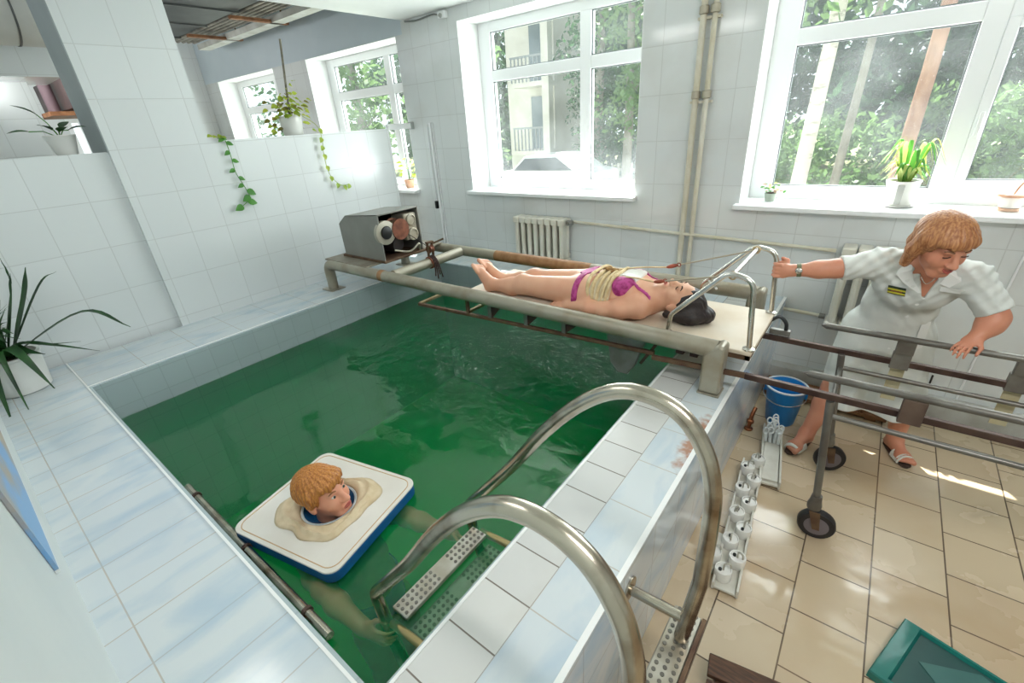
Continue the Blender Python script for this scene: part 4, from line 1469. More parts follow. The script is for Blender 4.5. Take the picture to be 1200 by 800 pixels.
coatm = mat('white_coat_fabric', (222, 224, 219), 0.8, c2=(208, 211, 206), nscale=5, bump=0.6, bscale=9)
Cf = Field((-0.18, 2.50, 0.18), (0.66, 3.24, 1.26), 0.0055)
Cf.ell((0.24, 2.79, 1.065), (0.172, 0.125, 0.150), 0.05)
Cf.cap((0.10, 2.748, 1.145), (0.405, 2.722, 1.12), 0.068, 0.068, 0.06)
Cf.ell((0.215, 2.905, 0.90), (0.158, 0.118, 0.17), 0.07)
Cf.ell((0.205, 2.97, 0.72), (0.170, 0.130, 0.16), 0.07)
Cf.cap((0.085, 2.747, 1.142), (-0.050, 2.697, 1.112), 0.066, 0.062, 0.03)
Cf.cap((0.42, 2.717, 1.12), (0.508, 2.672, 1.005), 0.068, 0.064, 0.03)
Cf.cap((0.14, 2.98, 0.70), (0.085, 2.875, 0.24), 0.140, 0.120, 0.06)
Cf.cap((0.27, 2.98, 0.70), (0.345, 2.895, 0.24), 0.140, 0.120, 0.06)
Xc, Yc, Zc = Cf.coords()
# folds: soft waves running down the skirt and across the sleeves
Cf.F = Cf.F + (0.0060 * np.sin(Xc * 62 + 3 * np.sin(Zc * 6)) * np.clip((0.85 - Zc) * 2.2, 0, 1)
               + 0.0030 * np.sin((0.8 * Xc + Zc) * 75 + Yc * 25 + 2.5 * np.sin(Xc * 19 + Zc * 9)) * np.clip((Zc - 0.72) * 3, 0, 1)
               + 0.0030 * np.sin((Xc - 1.1 * Zc) * 110 + 3 * np.sin(Yc * 17)) * np.clip((Zc - 0.9) * 4, 0, 1)).astype(np.float32)
Cf.plane((0, 0, 0.275), (0.0, 0, -1))
Cf.plane((-0.062, 2.69, 1.11), (-0.93, -0.35, -0.16))
# cut the left cuff with a slab along the arm
dd = np.array((0.088, -0.045, -0.115))
dd = dd / np.linalg.norm(dd)
da = (Xc - 0.515) * dd[0] + (Yc - 2.668) * dd[1] + (Zc - 0.995) * dd[2]
near = np.sqrt((Xc - 0.52) ** 2 + (Yc - 2.66) ** 2 + (Zc - 0.98) ** 2) - 0.10
Cf.F = np.maximum(Cf.F, np.where(near < 0, da, -0.5)).astype(np.float32)
# open V neck and collar opening
vn = Field(Cf.lo, Cf.lo + (Cf.n - 1) * Cf.h, Cf.h)
vn.cap((0.255, 2.735, 1.20), (0.258, 2.650, 1.24), 0.058, 0.070, 0.01)
vn.F = vn.F.astype(np.float32)
vz = (1.235 - Zc) / 0.235
wedge = np.maximum(np.maximum(np.abs(Xc - 0.262 - 0.01 * vz) - 0.058 * (1 - vz), Yc - 2.74), 1.02 - Zc)
Cf.F = np.maximum(np.maximum(Cf.F, -vn.F), -wedge).astype(np.float32)
Cf.build('coat', coatm, p2)


def on_front(x, z, out=0.004, f=None, ydir=-1):
    """first point of the coat front met from the camera side at (x, z)"""
    f = f or Cf
    for y in np.arange(2.50, 3.2, 0.004):
        g = ((np.array((x, y, z)) - f.lo) / f.h).astype(int)
        if np.all(g >= 0) and np.all(g < f.n) and f.F[tuple(g)] < 0:
            return V(x, y - out, z)
    return V(x, 2.75, z)


lap = mat('white_coat_collar', (228, 229, 225), 0.8)
for q, tip in ((-1, 0.150), (1, 0.372)):
    mb = MB()
    a = [on_front(0.262 + q * 0.004, 1.045, 0.006), on_front(0.262 + q * 0.045, 1.10, 0.006), on_front(0.262 + q * 0.062, 1.15, 0.006), V(0.258 + q * 0.068, 2.70, 1.195)]
    b = [on_front(0.262 + q * 0.014, 1.043, 0.008), on_front(0.262 + q * 0.080, 1.085, 0.010), on_front(tip, 1.12, 0.010), V(0.258 + q * 0.095, 2.715, 1.195)]
    vs = []
    for i in range(4):
        vs += [a[i], b[i], a[i] + V(0, -0.004, 0.001), b[i] + V(0, -0.004, 0.001)]
    fs = []
    for i in range(3):
        k = i * 4
        fs += [(k, k + 1, k + 5, k + 4), (k + 2, k + 6, k + 7, k + 3), (k, k + 4, k + 6, k + 2), (k + 1, k + 3, k + 7, k + 5)]
    fs += [(0, 2, 3, 1), (12, 13, 15, 14)]
    mb.add(vs, fs)
    obj('collar', mb, lap, p2, 30)
for zz in (0.98, 0.88, 0.78, 0.68):
    p_ = on_front(0.262 - (1.0 - zz) * 0.12, zz, 0.001)
    obj('button', MB().lathe(p_, [(0.008, 0), (0.008, 0.004), (0.004, 0.005)], 12, (0, -1, 0)), lap, p2)
# breast pocket flap and hip pocket
mb = MB()
pk = [on_front(x, z, 0.005) for x, z in ((0.315, 1.085), (0.395, 1.085), (0.395, 1.060), (0.315, 1.060))]
mb.prism(pk, (0, -0.004, 0))
obj('pocket_flap', mb, lap, p2, 0, bevel=0.002)
mb = MB()
pk = [on_front(x, z, 0.004) for x, z in ((0.315, 0.835), (0.352, 0.85), (0.352, 0.70), (0.315, 0.69))]
mb.prism(pk, (0, -0.003, 0))
obj('hip_pocket', mb, lap, p2, 0, bevel=0.002)
# name badge: dark field with two yellow stripes
bc = on_front(0.172, 1.040, 0.007)
bn = (on_front(0.20, 1.04) - on_front(0.14, 1.04)).cross(on_front(0.172, 1.055) - on_front(0.172, 1.02)).normalized()
if bn.y > 0:
    bn = -bn
bx = (on_front(0.205, 1.04) - on_front(0.14, 1.04)).normalized()
bz = bx.cross(bn).normalized()
if bz.z < 0:
    bz = -bz


def badge_quad(x0, x1, z0, z1, t):
    return MB().prism([bc + bx * x + bz * z + bn * t for x, z in ((x0, z0), (x1, z0), (x1, z1), (x0, z1))], bn * 0.0015)


bd = obj('name_badge', badge_quad(-0.035, 0.035, -0.022, 0.022, 0.002), mat('dark_green_badge', (44, 58, 42), 0.4), p2, 0)
yl = mat('yellow_badge_stripe', (206, 196, 60), 0.4)
for z0 in (-0.012, 0.006):
    obj('badge_stripe', badge_quad(-0.035, 0.035, z0 - 0.004, z0 + 0.004, 0.0036), yl, bd, 0)
obj('badge_stripe', badge_quad(-0.022, 0.022, -0.005, -0.001, 0.0036), mat('badge_red_stripe', (150, 74, 60), 0.4), bd, 0)
# dark vest piece in the neckline and thin chain
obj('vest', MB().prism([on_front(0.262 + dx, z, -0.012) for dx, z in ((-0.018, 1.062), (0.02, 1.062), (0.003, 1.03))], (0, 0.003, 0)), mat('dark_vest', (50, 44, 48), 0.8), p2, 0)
obj('necklace', MB().tube(smooth_path([(0.215, 2.675, 1.185), (0.235, 2.650, 1.13), (0.262, 2.645, 1.095), (0.288, 2.648, 1.13), (0.302, 2.672, 1.185)]), 0.0016, 6), steel, p2)
# wrist watch
wc_ = V(-0.235, 2.6515, 1.0895)
ax = V(-0.975, -0.19, -0.12).normalized()
wt = obj('watch_strap', MB().lathe(wc_, [(0.0335, -0.010), (0.0355, -0.008), (0.0345, 0.008), (0.0325, 0.010)], 24, ax), mat('olive_watch_strap', (112, 116, 84), 0.5), p2)
obj('watch_case', MB().lathe(wc_ + V(0.004, -0.033, 0.006), [(0.015, 0), (0.016, 0.005), (0.012, 0.008)], 18, (0, -1, 0.15)), steel, wt)
# sandals
for (ank, d) in (fR, fL):
    d = Vector(d).normalized()
    s = V(d.y, -d.x, 0)
    a = V(ank[0], ank[1], 0)
    mb = MB()
    outl = [(-0.052, -0.018), (-0.060, 0.0), (-0.052, 0.018), (0.0, 0.026), (0.07, 0.034), (0.12, 0.036), (0.158, 0.022), (0.168, 0.0), (0.155, -0.022), (0.12, -0.036), (0.07, -0.032), (0.0, -0.026)]
    mb.prism([a + d * u_ + s * v_ + V(0, 0, 0.002) for u_, v_ in outl], (0, 0, 0.014))
    so = obj('sandal', mb, mat('brown_sole', (70, 52, 44), 0.6), p2, 0, bevel=0.002)
    so['label'] = 'white slip-on sandal with dark sole'
    mb = MB()
    for u0 in (0.062, 0.078, 0.094, 0.110, 0.126):
        arc = [a + d * (u0 + 0.006 * math.cos(t * math.pi)) + s * (0.039 * math.cos(t * math.pi)) + V(0, 0, 0.016 + 0.050 * math.sin(t * math.pi) * (1.16 - u0 * 3.2)) for t in [i / 10 for i in range(11)]]
        mb.tube(arc, 0.012, 8, sx=0.5)
    obj('sandal_upper', mb, mat('white_leather', (226, 224, 216), 0.5), so)
hair2 = mat('reddish_blond_hair', (196, 140, 92), 0.42, c2=(150, 92, 58), nscale=16, stretch=(9, 9, 0.7), bump=0.12, bscale=30)
Hf = Field((0.08, 2.42, 1.10), (0.46, 2.80, 1.46), 0.0045)
Hf.ell(h2.p(0, -0.010, 0.040), h2.e(0.091, 0.108, 0.092), 0.01, h2.rot)
for q in (-1, 1):
    Hf.chain([h2.p(0.074 * q, 0.005, 0.04), h2.p(0.083 * q, -0.010, -0.02), h2.p(0.076 * q, -0.022, -0.085 if q < 0 else -0.10)], [0.034, 0.028, 0.020], 0.02)
Hf.chain([h2.p(0, -0.07, 0.02), h2.p(0, -0.085, -0.05), h2.p(0, -0.078, -0.10)], [0.06, 0.05, 0.035], 0.03)
Hf.ell(h2.p(0, 0.066, 0.056), h2.e(0.068, 0.036, 0.034), 0.02, h2.rot)
Xh, Yh, Zh = Hf.coords()
lx = (Xh - h2.c.x) * h2.r.x + (Yh - h2.c.y) * h2.r.y + (Zh - h2.c.z) * h2.r.z
lf = (Xh - h2.c.x) * h2.f.x + (Yh - h2.c.y) * h2.f.y + (Zh - h2.c.z) * h2.f.z
lu = (Xh - h2.c.x) * h2.u.x + (Yh - h2.c.y) * h2.u.y + (Zh - h2.c.z) * h2.u.z
facebox = np.maximum(np.maximum(np.abs(lx) - 0.070, 0.028 - lf), lu - (0.044 + 0.005 * np.sin(lx * 160)))
ang_ = np.arctan2(lx, lf + 0.02)
Hf.F = np.maximum(Hf.F + 0.0014 * np.sin(ang_ * 30 + 2.5 * np.sin(lu * 22)) + 0.0010 * np.sin(ang_ * 57 + 4 * lu * 30), -facebox).astype(np.float32)
Hf.build('hair', hair2, p2)
face_parts(h2, p2, (190, 96, 90), (120, 82, 56), closed=True, smile=1.0)

# ---- woman standing in the pool, head through the float ------------------------------------------------
p3 = thing('person', 'woman with short ginger hair standing in the green water, head above the white float', 'person', (-1.55, 0.62, -0.74))
F = Field((-1.80, 0.26, -0.76), (-0.86, 1.02, 0.66), 0.0062)
h3 = Frame((-1.603, 0.600, 0.494), (0.92, 0.36, 0.22), (-0.06, -0.03, 1), 1.03)
sdf_head(F, h3)
F.cap((-1.61, 0.60, 0.26), (-1.612, 0.600, 0.44), 0.055, 0.050, 0.03)
F.ell((-1.57, 0.61, 0.12), (0.10, 0.155, 0.14), 0.05)
F.cap((-1.60, 0.47, 0.215), (-1.585, 0.75, 0.215), 0.055, 0.055, 0.05)
F.ell((-1.49, 0.625, -0.03), (0.098, 0.135, 0.15), 0.06)
F.ell((-1.44, 0.635, -0.20), (0.11, 0.155, 0.12), 0.05)
for q in (-1, 1):
    F.ell((-1.49, 0.615 + 0.07 * q, 0.11), (0.06, 0.062, 0.06), 0.03)
    F.chain([(-1.43, 0.63 + 0.08 * q, -0.24), (-1.38, 0.62 + 0.085 * q, -0.48), (-1.42, 0.61 + 0.085 * q, -0.695)], [0.088, 0.058, 0.038], 0.03)
    F.cap((-1.44, 0.61 + 0.085 * q, -0.715), (-1.30, 0.61 + 0.09 * q, -0.722), 0.034, 0.022, 0.02)
F.chain([(-1.60, 0.455, 0.215), (-1.47, 0.416, 0.262), (-1.36, 0.398, 0.298)], [0.054, 0.046, 0.041], 0.03)
F.chain([(-1.36, 0.398, 0.298), (-1.26, 0.393, 0.300), (-1.115, 0.400, 0.290)], [0.041, 0.040, 0.028], 0.03)
F.chain([(-1.585, 0.765, 0.215), (-1.47, 0.81, 0.270), (-1.36, 0.818, 0.305)], [0.054, 0.046, 0.041], 0.03)
F.chain([(-1.36, 0.818, 0.305), (-1.28, 0.830, 0.312), (-1.13, 0.858, 0.315)], [0.040, 0.038, 0.027], 0.03)
pb = F.copy()
sdf_hand(F, (-1.115, 0.400, 0.290), Frame((-1.105, 0.401, 0.290), (1, 0.12, -0.02), (0, -1, 0.25), 1.0), 0.140, 0.45, 0.05, 1)
sdf_hand(F, (-1.13, 0.858, 0.315), Frame((-1.12, 0.860, 0.315), (1, 0.10, -0.02), (0, 1, 0.35), 1.0), 0.140, 0.45, 0.05, -1)
F.build('body', skin_c, p3)
Xp, Yp, Zp = pb.coords()
G = pb.copy()
G.F -= 0.006
armcut = np.maximum(np.abs(Yp - 0.615) - 0.17, -1) + 0 * Xp
neck = np.minimum(0.20 - np.abs(Zp - 0.02) + 0, 9)
G.F = np.maximum(np.maximum(G.F, -neck), armcut).astype(np.float32)
G.build('swimsuit', mat('olive_swimsuit', (196, 190, 104), 0.7, c2=(176, 168, 88), nscale=10), p3)
G = pb.copy()
G.F -= 0.020
tl_ = Zp - (-0.045) + 0.45 * (Xp + 1.46)
G.F = np.maximum(np.maximum(G.F, np.abs(tl_) - 0.026), armcut).astype(np.float32)
G.build('belt', mat('navy_float_belt', (60, 72, 140), 0.6), p3)
hair3 = mat('ginger_hair', (206, 140, 66), 0.42, c2=(158, 92, 38), nscale=18, stretch=(9, 9, 0.7), bump=0.12, bscale=30)
Hf = Field((-1.79, 0.42, 0.40), (-1.42, 0.80, 0.68), 0.0042)
Hf.ell(h3.p(0, -0.016, 0.042), h3.e(0.088, 0.106, 0.090), 0.01, h3.rot)
for q in (-1, 1):
    Hf.chain([h3.p(0.072 * q, 0.02, 0.04), h3.p(0.078 * q, 0.000, 0.005)], [0.030, 0.018], 0.02)
Hf.chain([h3.p(0, -0.07, 0.02), h3.p(0, -0.078, -0.05)], [0.058, 0.036], 0.03)
Hf.ell(h3.p(0, 0.060, 0.062), h3.e(0.072, 0.042, 0.034), 0.02, h3.rot)
Xh, Yh, Zh = Hf.coords()
lx = (Xh - h3.c.x) * h3.r.x + (Yh - h3.c.y) * h3.r.y + (Zh - h3.c.z) * h3.r.z
lf = (Xh - h3.c.x) * h3.f.x + (Yh - h3.c.y) * h3.f.y + (Zh - h3.c.z) * h3.f.z
lu = (Xh - h3.c.x) * h3.u.x + (Yh - h3.c.y) * h3.u.y + (Zh - h3.c.z) * h3.u.z
facebox = np.maximum(np.maximum(np.abs(lx) - 0.069, 0.030 - lf), lu - (0.040 + 0.010 * np.sin(lx * 120 + 1)))
ang_ = np.arctan2(lx, lf + 0.02)
Hf.F = np.maximum(Hf.F + 0.0022 * np.sin(ang_ * 24 + 3 * np.sin(lu * 30)) + 0.0014 * np.sin(ang_ * 47 + 90 * lu), -facebox).astype(np.float32)
Hf.build('hair', hair3, p3)
face_parts(h3, p3, (178, 76, 74), (150, 104, 70), eyec=(74, 78, 72))

# float board with the head hole
fb = thing('float_board', 'square white float board with blue rim round the head of the bathing woman', 'float', (-1.605, 0.6125, WZ))
cF = V(-1.608, 0.606, 0)
ux = V(0.977, 0.213, 0)
uy = V(-0.213, 0.977, 0)


def rrect(a, b, r, z, n=6):
    out = []
    for sx, sy, a0 in ((1, 1, 0), (-1, 1, 90), (-1, -1, 180), (1, -1, 270)):
        for k in range(n + 1):
            t = R(a0 + 90 * k / n)
            out.append(cF + ux * (sx * (a - r) + r * math.cos(t)) + uy * (sy * (b - r) + r * math.sin(t)) + V(0, 0, z))
    return out


hc = V(-1.600, 0.607, 0)
HR = 0.108


def plate(z0, z1, a, b, rr, hr):
    """rounded plate with a round hole"""
    mb = MB()
    n = 28
    ang = []
    o = rrect(a, b, rr, 0)
    c0 = [hc + V(hr * math.cos(math.atan2((p - hc).y, (p - hc).x)), hr * math.sin(math.atan2((p - hc).y, (p - hc).x)), 0) for p in o]
    # refine the circle: subdivide each outer segment so the hole is round
    O, I = [], []
    for i in range(len(o)):
        p, q = o[i], o[(i + 1) % len(o)]
        k = max(1, int((q - p).length / 0.05))
        for j in range(k):
            v = p.lerp(q, j / k)
            O.append(v)
            d = (v - hc)
            d.z = 0
            I.append(hc + d.normalized() * hr)
    N = len(O)
    vs = []
    for z in (z0, z1):
        vs += [V(p.x, p.y, z) for p in O] + [V(p.x, p.y, z) for p in I]
    fs = []
    for i in range(N):
        j = (i + 1) % N
        fs += [(i, j, N + j, N + i), (2 * N + i, 3 * N + i, 3 * N + j, 2 * N + j), (i, 2 * N + i, 2 * N + j, j), (N + i, N + j, 3 * N + j, 3 * N + i)]
    return mb.add(vs, fs)


blue = mat('blue_foam', (24, 104, 164), 0.45, c2=(18, 92, 150), nscale=10)
obj('rim', plate(0.3655, 0.4155, 0.288, 0.264, 0.05, HR + 0.004), blue, fb, 40, bevel=0.006)
obj('top_sheet', plate(0.4160, 0.4240, 0.289, 0.265, 0.05, HR), mat('white_vinyl', (232, 228, 220), 0.35, c2=(222, 216, 206), nscale=4), fb, 40, bevel=0.003)
obj('seam', MB().tube([p for p in rrect(0.270, 0.246, 0.045, 0.4245)], 0.0020, 6, closed=True), mat('orange_piping', (206, 170, 124), 0.6), fb)
obj('hole_ring', MB().lathe(hc, [(HR - 0.001, 0.38), (HR - 0.001, 0.425), (HR + 0.006, 0.4285), (HR + 0.007, 0.424)], 40, close=False), mat('pale_ring_edge', (200, 214, 222), 0.4), fb)
obj('neck_sleeve', MB().lathe(hc, [(HR - 0.002, 0.425), (HR - 0.012, 0.41), (HR - 0.035, 0.385), (HR - 0.05, 0.368), (HR - 0.052, 0.366), (HR - 0.036, 0.382), (HR - 0.004, 0.415)], 36, close=False), blue, fb)
# folded cloth round the hole, lying on the float
fc = thing('cloth_wrap', 'crumpled beige cloth wrapped round the hole on the white float', 'cloth', (hc.x, hc.y, 0.424))
mb = MB()
n, m_ = 64, 10
vs = []
for i in range(n):
    a = 2 * math.pi * i / n
    lobe = 0.075 * max(0, math.cos(a - R(60))) ** 5 + 0.080 * max(0, math.cos(a - R(227))) ** 5 + 0.055 * max(0, math.cos(a + R(38))) ** 3
    w_ = 0.034 + lobe + 0.006 * math.sin(a * 9)
    for j in range(m_):
        t = j / (m_ - 1)
        rr = HR + 0.009 + w_ * t
        hgt = 0.016 * math.sin(math.pi * min(1, t * 1.05)) ** 0.6 + 0.008 * math.sin(t * 14 + 2.6 * math.sin(a * 3)) * math.sin(math.pi * t)
        vs.append(V(hc.x + rr * math.cos(a), hc.y + rr * math.sin(a), 0.4245 + max(0.0006, hgt)))
fs = []
for i in range(n):
    k = (i + 1) % n
    for j in range(m_ - 1):
        fs.append((i * m_ + j, i * m_ + j + 1, k * m_ + j + 1, k * m_ + j))
mb.add(vs, fs)
cl = obj('cloth', mb, mat('beige_cloth', (222, 204, 172), 0.8, c2=(204, 182, 146), nscale=14), fc, 60)
so = cl.modifiers.new('thick', 'SOLIDIFY')
so.thickness = 0.003

# ================================================================== RADIATORS AND PIPES
radm = mat('cream_radiator_paint', (226, 224, 214), 0.4, c2=(216, 212, 198), nscale=6)


def radiator(x0, x1, z0, z1, n, y, label):
    t = thing('radiator', label, 'radiator', ((x0 + x1) / 2, y, z0))
    w_ = (x1 - x0) / n
    for i in range(n):
        xa = x0 + i * w_
        mb = MB()
        for dy in (-0.045, 0.045):
            pts = [(xa + w_ / 2, y + dy, z0 + 0.03), (xa + w_ / 2, y + dy, z1 - 0.03)]
            mb.tube(pts, w_ * 0.30, 10)
        mb.box((xa + 0.004, y - 0.07, z1 - 0.055), (xa + w_ - 0.004, y + 0.07, z1))
        mb.box((xa + 0.004, y - 0.07, z0), (xa + w_ - 0.004, y + 0.07, z0 + 0.055))
        mb.box((xa + w_ * 0.36, y - 0.055, z0 + 0.05), (xa + w_ * 0.64, y + 0.055, z1 - 0.05))
        obj('section', mb, radm, t, 30, bevel=0.010)
    obj('valve', MB().cyl((x1, y, z1 - 0.03), (x1 + 0.05, y, z1 - 0.03), 0.02).cyl((x1 + 0.03, y, z1 - 0.03), (x1 + 0.03, y - 0.05, z1 - 0.03), 0.016), greysteel, t)
    for xa in (x0 + w_ * 0.5, x1 - w_ * 0.5):
        obj('wall_bracket', MB().box((xa - 0.01, y + 0.06, z0 + 0.06), (xa + 0.01, 3.529, z0 + 0.09)), radm, t, 0)
    return t


radiator(-2.66, -2.10, 0.66, 1.075, 8, 3.44, 'cream ribbed radiator under the window, behind the feet of the lying woman')
radiator(-0.10, 0.30, 0.50, 1.045, 5, 3.44, 'white radiator half hidden behind the outstretched arm of the nurse')
pipem = mat('yellowed_white_pipe', (218, 214, 200), 0.4, c2=(204, 196, 172), nscale=6)
hp = thing('heating_pipe', 'thin cream heating pipe running level along the wall between the radiators', 'pipe', (-1.1, 3.49, 1.0))
obj('pipe', MB().tube([(-2.06, 3.485, 1.045), (-0.13, 3.485, 0.995)], 0.0125, 10), pipem, hp)
for xx in (-1.6, -0.62):
    obj('clip', MB().tube([(xx, 3.485, 1.0327 - (xx + 1.6) * 0.0259), (xx + 0.03, 3.485, 1.0319 - (xx + 1.6) * 0.0259)], 0.0165, 10).box((xx, 3.497, 1.02 - (xx + 1.6) * 0.026), (xx + 0.03, 3.529, 1.04 - (xx + 1.6) * 0.026)), pipem, hp)
hp = thing('heating_pipe', 'low cream heating pipe running level behind the platform end', 'pipe', (-0.5, 3.485, 0.56))
obj('pipe', MB().tube([(-1.02, 3.485, 0.585), (-0.12, 3.485, 0.545)], 0.0125, 10), pipem, hp)
obj('elbow', MB().tube([(-0.135, 3.485, 0.5455), (-0.10, 3.485, 0.544)], 0.019, 10), greysteel, hp)
rp = thing('riser_pipe', 'pair of cream riser pipes running up the wall between the two big windows', 'pipe', (-1.08, 3.48, 0.6))
for xx, rr in ((-1.115, 0.021), (-1.045, 0.017)):
    obj('pipe', MB().tube([(xx, 3.49, 0.58 if rr > 0.02 else 0.6), (xx, 3.49, 2.80)], rr, 12), pipem, rp)
for zz in (1.95, 2.42):
    for xx in (-1.115, -1.045):
        obj('coupling', MB().lathe((xx, 3.49, zz), [(0.02, -0.025), (0.029, -0.02), (0.029, 0.02), (0.02, 0.025)], 14), mat('brown_grey_coupling', (176, 168, 150), 0.4, 0.3), rp)
    obj('bracket', MB().box((-1.15, 3.49, zz - 0.05), (-1.01, 3.529, zz - 0.035)), pipem, rp, 0)
cd = thing('cable_conduit', 'thin white cable conduit with dark switch beside the left partition', 'conduit', (-3.80, 3.52, 0.67))
obj('conduit', MB().box((-3.775, 3.510, 0.66), (-3.750, 3.529, 1.915)).box((-3.735, 3.516, 0.66), (-3.725, 3.529, 1.915)), pvc, cd, 0, bevel=0.002)
obj('switch', MB().box((-3.83, 3.500, 1.065), (-3.80, 3.529, 1.145)), black, cd, 0, bevel=0.004)
obj('wire', MB().tube([(-3.815, 3.522, 1.14), (-3.815, 3.522, 1.90)], 0.004, 6), pvc, cd)
tr_ = thing('partition_rail', 'white rail from the end of the low tiled partition to the window wall', 'rail', (-4.0, 3.36, 1.9))
obj('rail', MB().box((-4.06, 3.192, 1.875), (-4.02, 3.528, 1.93)), pvc, tr_, 0, bevel=0.003)
obj('end_cap', MB().box((-4.065, 3.488, 1.868), (-4.015, 3.529, 1.938)), mat('grey_cap', (160, 164, 160), 0.5), tr_, 0, bevel=0.002)
cb_ = thing('wall_cable', 'thin white cable running down the wall to the right of the nurse', 'cable', (0.69, 3.52, 0.4))
obj('cable', MB().tube([(0.70, 3.521, 1.22), (0.685, 3.521, 0.78), (0.675, 3.521, 0.125)], 0.006, 8), pvc, cb_)
obj('clip', MB().box((0.674, 3.513, 0.80), (0.698, 3.529, 0.812)), pvc, cb_, 0)
sn = thing('wall_sensor', 'small white sensor high on the wall under the ceiling corner', 'sensor', (-3.40, 3.50, 2.74))
obj('body', MB().box((-3.44, 3.475, 2.735), (-3.36, 3.529, 2.785)), pvc, sn, 0, bevel=0.006)
obj('lens', MB().lathe((-3.40, 3.477, 2.755), [(0.018, 0), (0.018, 0.012), (0.010, 0.018)], 14, (0, -0.8, -0.6)), mat('grey_cap', (160, 164, 160)), sn)
tag(obj('ceiling_cable', MB().tube(smooth_path([(-3.92, 3.515, 2.79), (-3.75, 3.515, 2.775), (-3.55, 3.515, 2.785), (-3.46, 3.515, 2.77)]), 0.007, 8), mat('grey_cable', (120, 124, 122), 0.6)), 'short grey cable along the top of the wall leading to the small sensor', 'cable')

# ================================================================== THINGS ON THE FLOOR
bucketm = mat('blue_bucket_plastic', (24, 134, 208), 0.3, c2=(18, 122, 196), nscale=6)
bk = thing('bucket', 'blue plastic bucket with white rim on the floor beside the pool wall', 'bucket', (-0.18, 2.93, 0))
bc_ = V(-0.185, 2.925, 0.002)
obj('body', MB().lathe(bc_, [(0.078, 0), (0.082, 0.004), (0.112, 0.255), (0.118, 0.262), (0.109, 0.262), (0.104, 0.25), (0.075, 0.012), (0.001, 0.010)], 36), bucketm, bk)
obj('rim', MB().lathe(bc_ + V(0, 0, 0.258), [(0.113, -0.004), (0.120, 0.0), (0.120, 0.008), (0.110, 0.009), (0.108, 0.004)], 36, close=False), mat('pale_rim', (206, 218, 226), 0.35), bk)
for q in (-1, 1):
    obj('ear', MB().box(tuple(bc_ + V(q * 0.112 - 0.008, -0.014, 0.20)), tuple(bc_ + V(q * 0.112 + 0.008, 0.014, 0.245))), bucketm, bk, 0, bevel=0.003)
obj('handle', MB().tube([bc_ + V(0.121 * math.cos(a), -0.03 - 0.095 * math.sin(a), 0.225 - 0.045 * math.sin(a)) for a in [i * math.pi / 14 for i in range(15)]], 0.0028, 8), steel, bk)

# white racks with hooked cups standing along the pool wall
rackm = mat('white_rack_paint', (226, 224, 214), 0.4, c2=(206, 202, 190), nscale=9)
cupm = mat('white_ceramic', (236, 234, 228), 0.25)
rk = thing('cup_rack', 'long white rack with a zigzag row of round cups, nearest on the floor', 'rack', (-0.13, 1.95, 0))


def rack_dir(a, b):
    a, b = Vector(a), Vector(b)
    d = (b - a).normalized()
    return a, b, d, V(d.y, -d.x, 0)


def rack_body(t, a, b, w_, hgt, side=0.02):
    a, b, d, s = rack_dir(a, b)
    mb = MB()
    mb.bar(a + V(0, 0, 0.022), b + V(0, 0, 0.022), w_, 0.014)
    obj('tray', mb, rackm, t, 0, bevel=0.003)
    for q in (-1, 1):
        obj('side_rail', MB().bar(a + s * (q * (w_ / 2 + 0.005)) + V(0, 0, 0.03), b + s * (q * (w_ / 2 + 0.005)) + V(0, 0, 0.03), 0.010, hgt), rackm, t, 0, bevel=0.002)
    for p in (a + d * 0.03, b - d * 0.03):
        obj('foot', MB().bar(p - s * (w_ / 2) + V(0, 0, 0.0075), p + s * (w_ / 2) + V(0, 0, 0.0075), 0.03, 0.015), mat('wood_foot', (150, 122, 92), 0.7), t, 0)


A0, B0 = (-0.143, 1.47, 0), (-0.225, 2.36, 0)
rack_body(rk, A0, B0, 0.085, 0.045)
a, b, d, s = rack_dir(A0, B0)
first_cup = None
N = 10
for i in range(N):
    c = a + d * (0.06 + i * 0.092) + s * (0.022 if i % 2 else -0.020) + V(0, 0, 0.0295)
    lean = V(0, 0, 1)
    if first_cup is None:
        cup = thing('hook_cup', '', 'cup', c, 'cups with hooks on the long white rack')
        obj('cup', MB().lathe(c, [(0.032, 0), (0.035, 0.006), (0.036, 0.05), (0.034, 0.056), (0.030, 0.056), (0.028, 0.049), (0.001, 0.047)], 24), cupm, cup)
        mb = MB().tube(fillet([c + V(0, 0, 0.047), c + V(0, 0, 0.085), c + V(0.022, 0.006, 0.092), c + V(0.026, 0.008, 0.066)], 0.012, 5), 0.0042, 8)
        obj('hook', mb, mat('wire_hook', (186, 182, 170), 0.35, 0.6), cup)
        obj('plug', MB().lathe(c + V(-0.012, -0.008, 0.047), [(0.007, 0), (0.007, 0.010), (0.003, 0.012)], 10), black, cup)
        first_cup = cup
    else:
        cup = first_cup.copy()
        COL.objects.link(cup)
        cup.location = c
        for ch in first_cup.children:
            k = ch.copy()
            k.parent = cup
            COL.objects.link(k)
        cup.rotation_euler = (0, 0, RNG.uniform(-2.5, 2.5))
    cup['label'] = ['nearest hooked cup on the long white rack, at its front corner', 'second hooked cup from the near end of the long white rack',
                    'third hooked cup from the near end of the long white rack', 'fourth hooked cup from the near end of the long white rack',
                    'fifth hooked cup from the near end of the long white rack', 'fifth hooked cup counted from the far end of the long white rack',
                    'fourth hooked cup counted from the far end of the long white rack', 'third hooked cup counted from the far end of the long white rack',
                    'second hooked cup from the far end of the long white rack', 'farthest hooked cup on the long white rack'][i]
